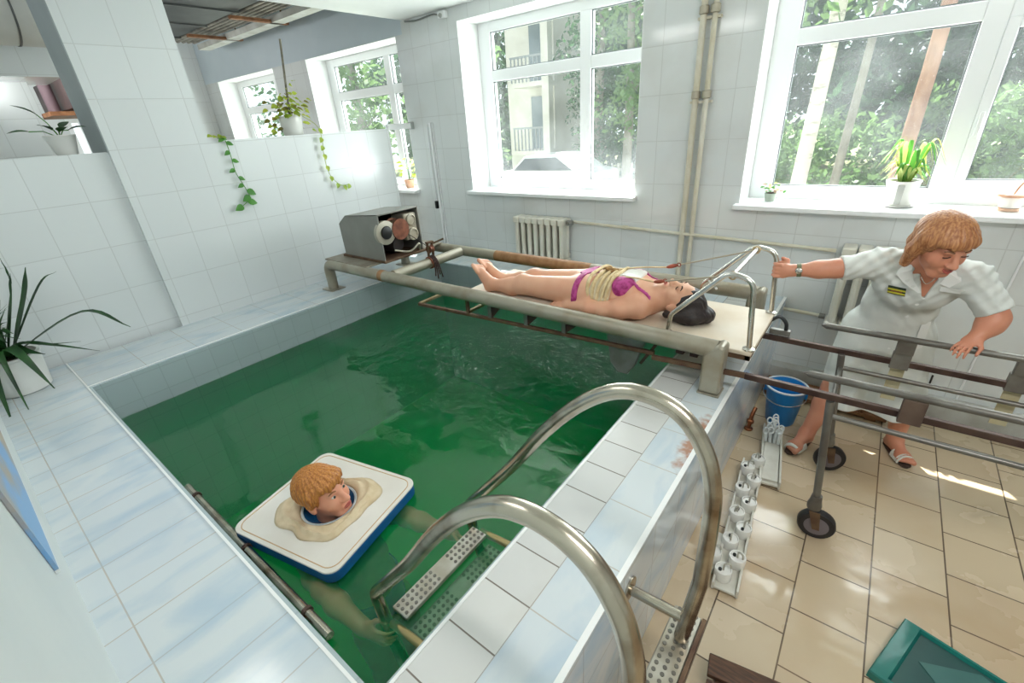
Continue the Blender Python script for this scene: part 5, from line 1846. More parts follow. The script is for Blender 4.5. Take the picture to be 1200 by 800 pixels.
# a lone cup standing left of the rack
k = first_cup.copy()
COL.objects.link(k)
k.location = (-0.228, 1.585, 0.047)
for ch in first_cup.children:
    q_ = ch.copy()
    q_.parent = k
    COL.objects.link(q_)
k['label'] = 'hooked cup on the short white block left of the long rack'
k['group'] = 'cups with hooks beside the long white rack'
sb_ = thing('support_block', 'short white block on the floor left of the long rack', 'block', (-0.23, 1.59, 0))
obj('block', MB().box((-0.268, 1.53, 0.012), (-0.207, 1.75, 0.046)), rackm, sb_, 0, bevel=0.004)
obj('foot', MB().box((-0.262, 1.55, 0), (-0.212, 1.58, 0.012)).box((-0.262, 1.70, 0), (-0.212, 1.73, 0.012)), mat('wood_foot', (150, 122, 92)), sb_, 0)

rk2 = thing('bottle_rack', 'white rack on the floor by the bucket with a cluster of clear loops', 'rack', (-0.16, 2.5, 0))
A1, B1 = (-0.118, 2.235, 0), (-0.198, 2.765, 0)
rack_body(rk2, A1, B1, 0.085, 0.05)
a, b, d, s = rack_dir(A1, B1)
obj('cover', MB().bar(a + d * 0.02 + V(0, 0, 0.036), a + d * 0.36 + V(0, 0, 0.036), 0.080, 0.012), rackm, rk2, 0, bevel=0.003)
clearm = mat('milky_plastic', (232, 236, 236), 0.15, spec=0.7)
for i in range(11):
    u_, v_ = 0.37 + 0.045 * (i // 4) + RNG.uniform(-0.006, 0.006), (-0.033 + 0.022 * (i % 4))
    c = a + d * u_ + s * v_ + V(0, 0, 0.030)
    hh = 0.075 + RNG.uniform(-0.01, 0.02) + (0.03 if i in (6, 9) else 0)
    mb = MB()
    tl__ = V(RNG.uniform(-0.012, 0.012), RNG.uniform(-0.01, 0.01), hh)
    mb.tube([c, c + tl__], [0.0095, 0.0085], 12)
    ct = c + tl__ + V(0, 0, 0.016)
    mb.tube([ct + V(0.013 * math.cos(t), 0.004 * math.sin(t), 0.020 * math.sin(t)) for t in [k_ * math.pi / 7 for k_ in range(14)]], 0.0042, 7, closed=True)
    obj('loop_peg', mb, clearm, rk2)

# copper fitting in the corner behind the rack
pv = thing('pipe_fitting', 'small brown copper fitting on the floor between the bucket and the pool wall', 'fitting', (-0.318, 2.75, 0))
obj('pipe', MB().tube(fillet([(-0.325, 2.72, 0.012), (-0.322, 2.74, 0.10), (-0.318, 2.80, 0.115)], 0.02, 5), 0.012, 10), mat('copper', (168, 104, 70), 0.3, 0.8, c2=(120, 70, 46), nscale=20), pv)
obj('nut', MB().lathe((-0.3235, 2.731, 0.055), [(0.014, -0.014), (0.021, -0.01), (0.021, 0.01), (0.014, 0.014)], 6), mat('copper', (168, 104, 70)), pv)
obj('base', MB().lathe((-0.325, 2.72, 0.001), [(0.026, 0), (0.026, 0.008), (0.014, 0.014)], 16), mat('copper', (168, 104, 70)), pv)

# plank and stool by the wall
wood = mat('brown_wood', (150, 106, 70), 0.6, c2=(118, 80, 50), nscale=6, stretch=(2, 14, 14))
pk_ = thing('wooden_plank', 'brown wooden board lying on the floor along the wall behind the bucket', 'plank', (-0.05, 3.30, 0))
obj('board', MB().box((-0.345, 3.20, 0.018), (0.36, 3.42, 0.045)), wood, pk_, 0, bevel=0.004)
for xx in (-0.28, 0.28):
    obj('batten', MB().box((xx - 0.03, 3.21, 0.0), (xx + 0.03, 3.41, 0.0175)), wood, pk_, 0)
stl = thing('stool', 'low wooden stool with a cream cushion behind the legs of the trolley', 'stool', (0.285, 3.275, 0))
sc_ = V(0.285, 3.275, 0)
obj('cushion', MB().lathe(sc_ + V(0, 0, 0.255), [(0.001, 0), (0.085, 0), (0.098, 0.014), (0.090, 0.038), (0.055, 0.052), (0.001, 0.055)], 26), mat('cream_cushion', (226, 208, 180), 0.7, c2=(206, 180, 146), nscale=12), stl)
obj('seat', MB().lathe(sc_ + V(0, 0, 0.225), [(0.001, 0), (0.092, 0), (0.095, 0.010), (0.095, 0.028), (0.001, 0.029)], 26), wood, stl)
for a in (45, 135, 225, 315):
    dx, dy = math.cos(R(a)), math.sin(R(a))
    obj('leg', MB().bar(sc_ + V(dx * 0.085, dy * 0.085, 0.0465), sc_ + V(dx * 0.070, dy * 0.070, 0.226), 0.024, 0.024), wood, stl, 0, bevel=0.002)
ir = thing('dark_cone_stand', 'small black cone-shaped stand with a thin rod on the floor by the wall', 'stand', (0.50, 3.30, 0))
obj('cone', MB().lathe((0.505, 3.36, 0.001), [(0.045, 0), (0.045, 0.01), (0.014, 0.09), (0.008, 0.10)], 20), black, ir)
obj('rod', MB().tube([(0.505, 3.36, 0.095), (0.507, 3.36, 0.33)], 0.005, 8), black, ir)
gc = thing('floor_cord', 'dark cord lying along the foot of the wall at the right edge', 'cord', (0.8, 3.38, 0.01))
obj('cord', MB().tube(smooth_path([(0.57, 3.34, 0.007), (0.68, 3.38, 0.007), (0.78, 3.34, 0.007), (0.86, 3.38, 0.007), (0.97, 3.35, 0.007)]), 0.0065, 8), black, gc)
obj('plug', MB().box((0.88, 3.352, 0.0), (0.96, 3.385, 0.022)), black, gc, 0, bevel=0.004)

# wooden duckboard at the bottom edge
db = thing('duckboard', 'dark brown slatted wooden step on the floor at the bottom of the picture', 'duckboard', (0.05, 0.98, 0))
dbm = mat('dark_brown_wood', (98, 66, 44), 0.55, c2=(62, 40, 28), nscale=5, stretch=(3, 22, 22), contrast=(0.4, 0.65))
du = V(0.985, 0.170, 0)
dv = V(-0.170, 0.985, 0)
o0 = V(-0.115, 1.145, 0)
for k in range(6):
    p0 = o0 - dv * (0.045 + k * 0.085)
    obj('slat', MB().bar(p0 + V(0, 0, 0.088), p0 + du * 0.48 + V(0, 0, 0.088), 0.062 if k else 0.078, 0.022), dbm, db, 0, bevel=0.004)
for u_ in (0.05, 0.43):
    p0 = o0 + du * u_
    obj('runner', MB().bar(p0 - dv * 0.01 + V(0, 0, 0.0385), p0 - dv * 0.50 + V(0, 0, 0.0385), 0.045, 0.076), dbm, db, 0, bevel=0.003)

# teal padded step with bevelled rim
mt = thing('exercise_mat', 'dark teal padded mat with a raised bright rim lying on the beige tiles', 'mat', (0.75, 1.5, 0))
P0, P1, P2, P3 = V(0.350, 1.440, 0), V(0.452, 1.742, 0), V(1.115, 1.545, 0), V(1.013, 1.243, 0)
teal = mat('teal_vinyl', (38, 128, 118), 0.22, c2=(30, 112, 104), nscale=7)
teal2 = mat('dark_teal_vinyl', (38, 84, 80), 0.3, c2=(30, 72, 70), nscale=5, bump=0.15)
cen = (P0 + P1 + P2 + P3) / 4


def inset(p, f_, z):
    q_ = p + (cen - p) * f_
    return V(q_.x, q_.y, z)


def rim_pt(p, dxy, z):
    eu = (P3 - P0).normalized()
    ev = (P1 - P0).normalized()
    su = 1 if (p - cen).dot(eu) < 0 else -1
    sv = 1 if (p - cen).dot(ev) < 0 else -1
    q_ = p + eu * (su * dxy[0]) + ev * (sv * dxy[1])
    return V(q_.x, q_.y, z)


mb = MB()
rings = [[rim_pt(p, (0, 0), 0.0) for p in (P0, P1, P2, P3)], [rim_pt(p, (0, 0), 0.030) for p in (P0, P1, P2, P3)],
         [rim_pt(p, (0.004, 0.004), 0.036) for p in (P0, P1, P2, P3)], [rim_pt(p, (0.050, 0.016), 0.040) for p in (P0, P1, P2, P3)],
         [rim_pt(p, (0.058, 0.022), 0.022) for p in (P0, P1, P2, P3)]]
vs, fs = [], []
for r_ in rings:
    vs += r_
for i in range(4):
    for j in range(4):
        k = (j + 1) % 4
        fs.append((i * 4 + j, i * 4 + k, i * 4 + 4 + k, i * 4 + 4 + j))
fs.append((0, 1, 2, 3))
fs.append((16, 17, 18, 19))
mb.add(vs, fs)
obj('rim', mb, teal, mt, 30)
q0, q1, q2, q3 = [rim_pt(p, (0.059, 0.023), 0.0225) for p in (P0, P1, P2, P3)]
obj('pad', MB().prism([q0, q1, q2, q3], (0, 0, 0.004)), teal2, mt, 0)
# a paler flat patch laid on the pad
eu, ev = (P3 - P0).normalized(), (P1 - P0).normalized()
fl_ = [q0 + eu * 0.03 + ev * 0.15, q0 + eu * 0.17 + ev * 0.262, q0 + eu * 0.44 + ev * 0.20, q0 + eu * 0.54 + ev * 0.01, q0 + eu * 0.24 + ev * 0.012]
obj('pale_patch', MB().prism([V(p.x, p.y, 0.0268) for p in fl_], (0, 0, 0.0025)), mat('pale_teal_patch', (66, 112, 106), 0.35, c2=(56, 102, 98), nscale=6), mt, 0)

# ================================================================== NICHE ROOM: DUCTS
ductm = mat('grey_galvanised_duct', (74, 77, 78), 0.5, 0.3, c2=(58, 62, 64), nscale=4)
du1 = thing('ventilation_duct', 'large grey metal duct hung on rusty brackets at the upper left', 'duct', (-6.2, 2.9, 3.05))
obj('casing', MB().box((-7.6, 1.95, 3.065), (-4.05, 2.78, 3.40)), ductm, du1, 0, bevel=0.01)
for xx in (-7.2, -6.4, -5.6, -4.8):
    obj('seam', MB().box((xx - 0.015, 1.935, 3.05), (xx + 0.015, 2.795, 3.41)), mat('dark_duct_seam', (92, 94, 94), 0.5, 0.4), du1, 0)
obj('soffit', MB().box((-7.6, 3.12, 3.00), (-4.05, 3.26, 3.06)), mat('pale_duct_underside', (206, 208, 204), 0.5, c2=(180, 180, 172), nscale=6), du1, 0)
for k in range(5):
    obj('pipe', MB().tube([(-7.6, 2.83 + k * 0.065, 3.085), (-4.05, 2.83 + k * 0.065, 3.085)], 0.022, 10), mat('dull_duct_pipe', (150, 146, 136), 0.5, 0.3, c2=(96, 92, 86), nscale=5), du1)
for xx in (-6.75, -5.62):
    obj('bracket', MB().box((xx - 0.03, 2.70, 3.000), (xx + 0.03, 3.32, 3.028)), mat('rusty_bracket', (150, 104, 70), 0.6, c2=(110, 72, 48), nscale=12), du1, 0)
    obj('hanger_rod', MB().tube([(xx, 3.27, 3.02), (xx, 3.27, 3.449)], 0.010, 8), rust, du1)
du2 = thing('ventilation_duct', 'dark brown duct and pipes seen through the opening left of the pillar', 'duct', (-7.2, 1.4, 2.3))
brn = mat('brown_duct_paint', (86, 72, 70), 0.5, c2=(70, 58, 58), nscale=5)
obj('casing', MB().box((-8.3, 1.42, 2.30), (-6.9, 1.56, 2.62)), brn, du2, 0, bevel=0.008)
obj('pipe', MB().tube([(-7.3, 1.34, 2.62), (-7.3, 1.34, 2.25)], 0.055, 14), mat('mauve_pipe', (116, 98, 104), 0.5), du2)
obj('shelf_bracket', MB().box((-7.6, 1.22, 2.235), (-6.9, 1.75, 2.275)), mat('rusty_bracket', (150, 104, 70)), du2, 0)
obj('hanger_rod', MB().tube([(-7.1, 1.50, 2.62), (-7.1, 1.50, 3.449)], 0.012, 8), rust, du2)
du3 = thing('round_duct', 'pale round duct with dark seams under the ceiling at the top left corner', 'duct', (-5.0, 0.9, 2.85))
obj('tube', MB().tube([(-5.35, -0.149, 2.87), (-5.35, 1.15, 2.87)], 0.245, 32), mat('pale_duct', (190, 190, 184), 0.45, c2=(178, 178, 172), nscale=4), du3)
for yy in (0.55, 0.75, 0.95, 1.12):
    obj('seam', MB().tube([(-5.35, yy, 2.87), (-5.35, yy + 0.012, 2.87)], 0.249, 32), mat('dark_duct_seam', (92, 94, 94)), du3)
obj('hanger_strap', MB().box((-5.37, 0.30, 3.10), (-5.33, 0.34, 3.449)), rust, du3, 0)

# painting on the near wall, seen edge on
pt = thing('picture', 'blue and sandy picture on the near wall at the left edge', 'picture', (-2.3, -0.14, 1.2))
obj('canvas', MB().box((-2.9, -0.149, 0.85), (-1.56, -0.140, 1.70)), mat('seaside_picture', (120, 168, 214), 0.4, c2=(176, 160, 138), nscale=2.2, stretch=(1, 1, 2), contrast=(0.46, 0.62)), pt, 0)
obj('edge', MB().box((-2.90, -0.1495, 0.838), (-1.56, -0.1405, 0.8495)), paint_white, pt, 0)

# ================================================================== PLANTS
dgreen = leaf_mat('dark_green_leaf', (22, 50, 28), (40, 88, 36), 0.10)
mgreen = leaf_mat('mid_green_leaf', (60, 120, 52), (96, 160, 66), 0.3)
ygreen = leaf_mat('yellow_green_leaf', (128, 168, 48), (196, 206, 84), 0.35)
varieg = leaf_mat('variegated_leaf', (106, 158, 52), (226, 228, 150), 0.35)
potw = mat('white_pot_glaze', (230, 230, 226), 0.3, c2=(218, 218, 212), nscale=5)
soil = mat('soil', (70, 54, 44), 0.95, c2=(46, 36, 30), nscale=30)


def pot(t, c, r0, r1, hgt, m=potw, ribs=0):
    prof = [(r0 * 0.92, 0), (r0, 0.006), (r1, hgt * 0.93), (r1 * 1.04, hgt * 0.95), (r1 * 1.04, hgt), (r1 * 0.92, hgt), (r1 * 0.90, hgt * 0.86), (0.001, hgt * 0.85)]
    obj('pot', MB().lathe(c, prof, 32), m, t)
    obj('soil', MB().lathe(Vector(c) + V(0, 0, hgt * 0.855), [(0.001, 0), (r1 * 0.895, 0), (r1 * 0.8, 0.012), (0.001, 0.016)], 24), soil, t)


def blade(t, pts, w_, m, fold=0.25, name='leaf', n=6, tip=0.08, side=None):
    path = smooth_path(pts, n)
    N = len(path)
    ws = []
    for i in range(N):
        u = i / (N - 1)
        ws.append(w_ * max(tip, min(1, 0.35 + 2.2 * u) * (1 - u ** 2.2)))
    sd = []
    for i in range(N):
        tg = (path[min(N - 1, i + 1)] - path[max(0, i - 1)]).normalized()
        s_ = side if side is not None else tg.cross(V(0, 0, 1))
        s_ = Vector(s_)
        if s_.length < 0.05:
            s_ = tg.cross(V(0.6, 0.8, 0))
        sd.append(s_.normalized())
    return obj(name, MB().strip(path, ws, sd, fold), m, t, 60)


def heart(t, c, d, up, L, w_, m, name='leaf', at=None):
    """one broad leaf: c base, d direction of the midrib, up = blade normal"""
    d = Vector(d).normalized()
    up = Vector(up)
    s = d.cross(up).normalized()
    nrm = s.cross(d)
    c = Vector(c)
    mb = MB()
    pts = [c + d * (L * u) - nrm * (0.22 * L * u * u) for u in (0, 0.2, 0.45, 0.7, 0.9, 1.0)]
    mb.strip(pts, [w_ * k for k in (0.45, 0.95, 1.0, 0.66, 0.25, 0.03)], s, 0.25)
    return mb


def leaves(t, specs, m, name='leaf'):
    for sp in specs:
        obj(name, heart(t, *sp, None), m, t, 60)


# big dark plant in the white pot at the left corner
pl = thing('potted_plant', 'large dark strap-leaved plant in a white pot on the ledge at the far left', 'plant', (-3.80, -0.02, 0.6255))
pc = V(-3.785, -0.005, 0.6258)
pot(pl, pc, 0.118, 0.138, 0.225)
pcz = pc + V(0, 0, 0.21)
from_px = []
_inv = cam.matrix_world.to_3x3()


def ray_at(px, py, z=None, x=None, y=None):
    d = _inv @ V((px - 600) / 527.08, -(py - 400) / 527.08, -1.0)
    if z is not None:
        k_ = (z - 1.875) / d.z
    elif x is not None:
        k_ = x / d.x
    else:
        k_ = y / d.y
    return V(0, 0, 1.875) + d * k_


# leaf tips measured from the photograph, all fanning out from the crown of the plant
for tipx, tipy, hx, mid, w_ in (((153, 383), None, -3.42, (95, 366), 0.020), ((117, 411), None, -3.50, (80, 380), 0.017), ((64, 455), None, -3.46, (40, 400), 0.024), ((53, 415), None, -3.58, (30, 370), 0.026),
                                ((38, 488), None, -3.42, (20, 440), 0.014), ((66, 318), None, -3.90, (46, 335), 0.012), ((30, 313), None, -3.84, (30, 350), 0.030), ((12, 320), None, -3.75, (14, 350), 0.024),
                                ((0, 302), None, -3.80, (14, 340), 0.010), ((95, 400), None, -3.62, (72, 425), 0.013), ((17, 502), None, -3.40, (4, 450), 0.024)):
    tp = ray_at(tipx[0], tipx[1], x=hx)
    md = ray_at(mid[0], mid[1], x=(hx - 3.785) / 2 - 0.0)
    blade(pl, [pcz + V(RNG.uniform(-0.03, 0.03), RNG.uniform(-0.03, 0.03), -0.01)] + ([pcz + (tp - pcz) * 0.22 + V(0, 0, max(0.06, pcz.z + 0.07 - (pcz + (tp - pcz) * 0.22).z)), V(pcz.x + (tp.x - pcz.x) * 0.55, pcz.y + (tp.y - pcz.y) * 0.55, pcz.z + 0.035)] if tp.z < 0.87 else [md]) + [tp], w_ * 1.5, dgreen, 0.3)
for k in range(18):
    a = RNG.uniform(0, 6.28)
    L_ = RNG.uniform(0.22, 0.42)
    q_ = pcz + V(math.cos(a) * L_ * 0.6, abs(math.sin(a)) * L_ * 0.35, 0.18 + RNG.uniform(-0.1, 0.18))
    blade(pl, [pcz + V(RNG.uniform(-0.03, 0.03), RNG.uniform(-0.03, 0.03), -0.01), pcz + V(math.cos(a) * 0.07, math.sin(a) * 0.04, 0.17), q_], RNG.uniform(0.014, 0.024), dgreen, 0.3)

# small plant on the niche wall
pl = thing('potted_plant', 'small broad-leaved plant in a white pot on the niche wall left of the pillar', 'plant', (-4.19, 0.735, 1.868))
pc = V(-4.19, 0.735, 1.8685)
pot(pl, pc, 0.055, 0.078, 0.115)
pcz = pc + V(0, 0, 0.11)
for dx, dy, dz, L_, w_ in ((0.05, -0.22, 0.05, 0.10, 0.020), (0.02, -0.10, 0.20, 0.11, 0.024), (0.08, 0.01, 0.04, 0.12, 0.028), (0.06, 0.08, 0.05, 0.10, 0.026), (-0.05, 0.05, 0.08, 0.10, 0.024), (0.06, -0.05, 0.06, 0.10, 0.026)):
    q_ = pcz + V(dx, dy, dz) * 0.62
    obj('stem', MB().tube([pcz - V(0, 0, 0.01), (pcz + q_) / 2 + V(0, 0, 0.015), q_], 0.003, 6), mgreen, pl)
    obj('leaf', heart(pl, q_, (dx, dy, 0.3 * dz + 0.02), (0.3, 0, 1), L_, w_, None), dgreen, pl, 60)

# pothos on the low partition: pot, bushy crown, trailing vine
pl = thing('potted_plant', 'yellow-green trailing vine in a white pot on the low partition under the window', 'plant', (-4.14, 2.245, 1.89))
pc = V(-4.14, 2.26, 1.8905)
pot(pl, pc, 0.078, 0.094, 0.15)
pcz = pc + V(0, 0, 0.145)
obj('support_stick', MB().tube([pcz - V(0, 0, 0.02), (-4.14, 2.345, 2.60)], 0.009, 8), mat('dark_stick', (96, 92, 80), 0.8, c2=(140, 136, 120), nscale=14), pl)
for k in range(96):
    a = RNG.uniform(0, 6.28)
    rr = RNG.uniform(0.02, 0.19)
    zz = RNG.uniform(-0.13, 0.12) * (0.4 + rr * 4) + (0.10 if rr < 0.09 else 0.0)
    q_ = pcz + V(math.cos(a) * rr * 0.55 + 0.02, math.sin(a) * rr, zz)
    if q_.z < 1.905 and q_.x < -4.0:
        q_.z = 1.91
    if q_.x > -4.09 and abs(q_.y - 2.26) < 0.10 and q_.z < 2.03:
        q_.z = 2.04 + 0.05 * RNG.random()
    obj('leaf', heart(pl, q_, (math.cos(a) * 0.7 + 0.2, math.sin(a), -0.25), (0.6, 0, 0.8), RNG.uniform(0.035, 0.055), RNG.uniform(0.014, 0.022), None), ygreen if k % 4 else mat('olive_leaf', (126, 120, 52), 0.5), pl, 60)
vine = smooth_path([pcz + V(0.04, 0.06, 0.02), (-4.00, 2.41, 1.95), (-3.985, 2.42, 1.83), (-3.985, 2.405, 1.72), (-3.985, 2.415, 1.56), (-3.985, 2.50, 1.45), (-3.985, 2.60, 1.44)], 5)
obj('vine', MB().tube(vine, 0.0025, 6), ygreen, pl)
for i in range(6, len(vine), 3):
    obj('leaf', heart(pl, vine[i], (0.3, RNG.uniform(-0.6, 0.6), -0.6), (1, 0, 0.2), 0.048, 0.020, None), ygreen, pl, 60)
for k in range(9):
    q_ = V(-4.14 + RNG.uniform(-0.02, 0.02), 2.31 + k * 0.004 + RNG.uniform(-0.03, 0.03), 2.06 + 0.05 * k * 0.6)
    obj('leaf', heart(pl, q_, (0.5, RNG.uniform(-1, 1), 0.1), (1, 0, 0.4), 0.04, 0.016, None), ygreen, pl, 60)
vn_ = thing('trailing_vine', 'green trailing vine hanging down the tiles from the partition beside the pillar', 'plant', (-4.0, 1.62, 1.89))
vine = smooth_path([(-4.05, 1.60, 1.905), (-4.0, 1.625, 1.90), (-3.995, 1.632, 1.79), (-3.995, 1.630, 1.66), (-3.995, 1.662, 1.55), (-3.995, 1.675, 1.46), (-3.995, 1.59, 1.40)], 6)
obj('vine', MB().tube(vine, 0.003, 6), mgreen, vn_)
for i in range(2, len(vine), 3):
    big = i > len(vine) * 0.66
    obj('leaf', heart(vn_, vine[i], (0.25, (-1) ** i * 0.9, -0.25 - 0.3 * RNG.random()), (1, 0, 0.25), 0.070 if big else 0.050, 0.026 if big else 0.016, None), mgreen, vn_, 60)
for k in range(5):
    obj('leaf', heart(vn_, (-4.01 - 0.01 * k, 1.60 + RNG.uniform(-0.03, 0.04), 1.905 + 0.004 * k), (0.5, RNG.uniform(-1, 1), 0.1), (0.5, 0, 1), 0.055, 0.024, None), ygreen, vn_, 60)

SZ = 1.2545
# spider plant, small pot and seedling on the big sill
pl = thing('potted_plant', 'variegated green and cream plant in a white pot on the right window sill', 'plant', (0.11, 3.66, SZ))
pc = V(0.108, 3.665, SZ)
pot(pl, pc, 0.062, 0.082, 0.15)
obj('saucer', MB().lathe(pc + V(0, 0, 0.001), [(0.066, -0.0005), (0.084, 0.006), (0.084, 0.010), (0.064, 0.008)], 26, close=False), potw, pl)
obj('pot_stripe', MB().prism([pc + V(-0.022, -0.0668, 0.02), pc + V(0.008, -0.0680, 0.02), pc + V(0.010, -0.0815, 0.13), pc + V(-0.024, -0.0800, 0.13)], (0, -0.003, 0)), mat('grey_label', (168, 170, 166), 0.5), pl, 0)
pcz = pc + V(0, 0, 0.135)
for k in range(40):
    a = k * 2.399
    L_ = RNG.uniform(0.09, 0.175)
    up_ = RNG.uniform(0.06, 0.24)
    q_ = pcz + V(math.cos(a) * L_ * 1.1, math.sin(a) * L_ * 0.7, up_ * 0.55 - 0.02)
    m_ = pcz + V(math.cos(a) * L_ * 0.55, math.sin(a) * L_ * 0.4, up_)
    blade(pl, [pcz + V(math.cos(a) * 0.02, math.sin(a) * 0.02, -0.015), m_, q_], RNG.uniform(0.010, 0.016), (varieg, mgreen, varieg, mgreen, ygreen)[k % 5], 0.25, side=(-math.sin(a), math.cos(a), 0.15))
pl = thing('potted_plant', 'tiny bushy plant in a grey pot at the left end of the right window sill', 'plant', (-0.58, 3.66, SZ))
pc = V(-0.59, 3.665, SZ)
pot(pl, pc, 0.030, 0.038, 0.055, mat('grey_green_pot', (150, 160, 146), 0.5))
pcz = pc + V(0, 0, 0.05)
for k in range(34):
    q_ = pcz + V(RNG.gauss(0, 0.034), RNG.gauss(0, 0.022), abs(RNG.gauss(0.028, 0.02)))
    obj('leaf', heart(pl, q_, (RNG.uniform(-1, 1), RNG.uniform(-1, 0.4), 0.3), (0, -0.5, 1), 0.026, 0.010, None), (mgreen, mat('dry_pink_leaf', (190, 160, 140), 0.6), varieg)[k % 3], pl, 60)
pl = thing('potted_plant', 'single-stemmed seedling in a clay pot on the sill at the right edge', 'plant', (0.585, 3.66, SZ))
pc = V(0.585, 3.655, SZ)
clay = mat('clay_pot', (200, 150, 122), 0.6, c2=(216, 180, 156), nscale=9)
obj('foot', MB().lathe(pc, [(0.042, 0), (0.045, 0.004), (0.042, 0.016), (0.036, 0.016)], 24), clay, pl)
obj('pot', MB().lathe(pc + V(0, 0, 0.0165), [(0.036, 0), (0.044, 0.004), (0.050, 0.050), (0.048, 0.056)], 24), mat('white_translucent_pot', (236, 230, 224), 0.3), pl)
obj('rim', MB().lathe(pc + V(0, 0, 0.073), [(0.050, 0), (0.064, 0.004), (0.060, 0.016), (0.046, 0.018), (0.001, 0.012)], 24), clay, pl)
obj('stem', MB().tube(smooth_path([pc + V(0, 0, 0.085), pc + V(0.012, 0, 0.13), pc + V(0.035, 0.0, 0.175), pc + V(0.045, 0, 0.215)]), 0.0035, 6), mat('brown_stem', (150, 110, 80), 0.7), pl)
for a in (0.2, 1.6, 2.9, 4.2, 5.4):
    obj('leaf', heart(pl, pc + V(0.045, 0, 0.212), (math.cos(a), math.sin(a) * 0.6, 0.25), (0, -0.3, 1), 0.05, 0.013, None), ygreen, pl, 60)
pl = thing('potted_plant', 'yellow-green plant on the window sill behind the end of the low partition', 'plant', (-4.30, 3.64, SZ))
pc = V(-4.36, 3.64, SZ)
pot(pl, pc, 0.045, 0.060, 0.09, clay)
for k in range(24):
    a = RNG.uniform(0, 6.28)
    q_ = pc + V(0, 0, 0.08) + V(math.cos(a) * RNG.uniform(0.03, 0.12), math.sin(a) * 0.06, RNG.uniform(0.02, 0.24))
    obj('leaf', heart(pl, q_, (math.cos(a), math.sin(a), 0.2), (0.3, -0.4, 1), 0.06, 0.022, None), ygreen, pl, 60)
    if k % 4 == 0:
        obj('stem', MB().tube([pc + V(0, 0, 0.07), q_], 0.0025, 6), mgreen, pl)

# ================================================================== OUTSIDE THE WINDOWS
NP = np.random.RandomState(11)
GZ = -0.6
struct('ground_outside', MB().box((-40, 3.97, GZ - 0.2), (25, 60, GZ)), mat('outdoor_grass', (120, 140, 90), 0.9, c2=(150, 150, 116), nscale=0.6))
struct('driveway_outside', MB().box((-14, 9.0, GZ), (4, 14.5, GZ + 0.02)), mat('pale_asphalt', (196, 194, 188), 0.9, c2=(180, 178, 172), nscale=2))


def leaf_cloud(centres, radii, n, size, flat=0.8):
    """n small leaf quads scattered through ellipsoid clumps"""
    c = np.array(centres)
    r = np.array(radii)
    k = NP.randint(0, len(c), n)
    d = NP.normal(size=(n, 3))
    d /= np.linalg.norm(d, axis=1)[:, None]
    p = c[k] + d * r[k][:, None] * (NP.rand(n, 1) ** 0.4) * np.array((1, 1, flat))
    a = NP.normal(size=(n, 3))
    a /= np.linalg.norm(a, axis=1)[:, None]
    b = np.cross(a, NP.normal(size=(n, 3)))
    b /= np.linalg.norm(b, axis=1)[:, None]
    s = size * (0.6 + 0.8 * NP.rand(n, 1))
    q = np.stack([p - a * s, p + b * s * 0.5, p + a * s, p - b * s * 0.5], 1).reshape(-1, 3)
    f = np.arange(n * 4).reshape(-1, 4)
    return q, f


def cloud_obj(name, q, f, m, parent):
    base = np.array(world_loc(parent)) if parent is not None else np.zeros(3)
    me = bpy.data.meshes.new(name)
    me.from_pydata((q - base).tolist(), [], f.tolist())
    me.materials.append(m)
    me.update()
    o = bpy.data.objects.new(name, me)
    COL.objects.link(o)
    o.parent = parent
    return o


tl1 = leaf_mat('tree_leaf_deep', (40, 76, 50), (72, 112, 72), 0.4)
tl2 = leaf_mat('tree_leaf_light', (72, 112, 64), (118, 152, 92), 0.4)
bark_w = mat('pale_birch_bark', (222, 216, 206), 0.8, c2=(150, 140, 128), nscale=5, stretch=(1, 1, 3), contrast=(0.55, 0.75))
bark_p = mat('pink_pine_bark', (190, 146, 122), 0.85, c2=(150, 106, 86), nscale=6, stretch=(1, 1, 0.4))
bark_g = mat('grey_bark', (150, 146, 134), 0.85, c2=(118, 112, 102), nscale=6, stretch=(1, 1, 0.4))


def tree(x, y, r, hgt, crown, bark, leafm, label, n=2600, low=2.6, lean=0.0, group='trees outside the windows', size=0.10):
    t = thing('tree', label, 'tree', (x, y, GZ), group)
    pts = [V(x + lean * u + 0.06 * math.sin(u * 5 + x), y, GZ + hgt * u) for u in [i / 8 for i in range(9)]]
    obj('trunk', MB().tube(pts, [r * (1.15 - 0.75 * i / 8) for i in range(9)], 12), bark, t)
    cs, rs = [], []
    for k in range(9):
        u = low / hgt + (1 - low / hgt) * (k / 8)
        a = NP.rand() * 6.28
        off = crown * (0.75 if u < 0.85 else 0.3) * NP.rand()
        cs.append((x + lean * u + math.cos(a) * off, y + math.sin(a) * off, GZ + hgt * u))
        rs.append(crown * (0.45 + 0.25 * NP.rand()))
        if k < 8:
            b0 = V(x + lean * u, y, GZ + hgt * (u - 0.06))
            obj('branch', MB().tube([b0, Vector(cs[-1])], [r * 0.3, r * 0.08], 6), bark, t)
    cloud_obj('foliage', *leaf_cloud(cs, rs, n, size), leafm, t)
    return t


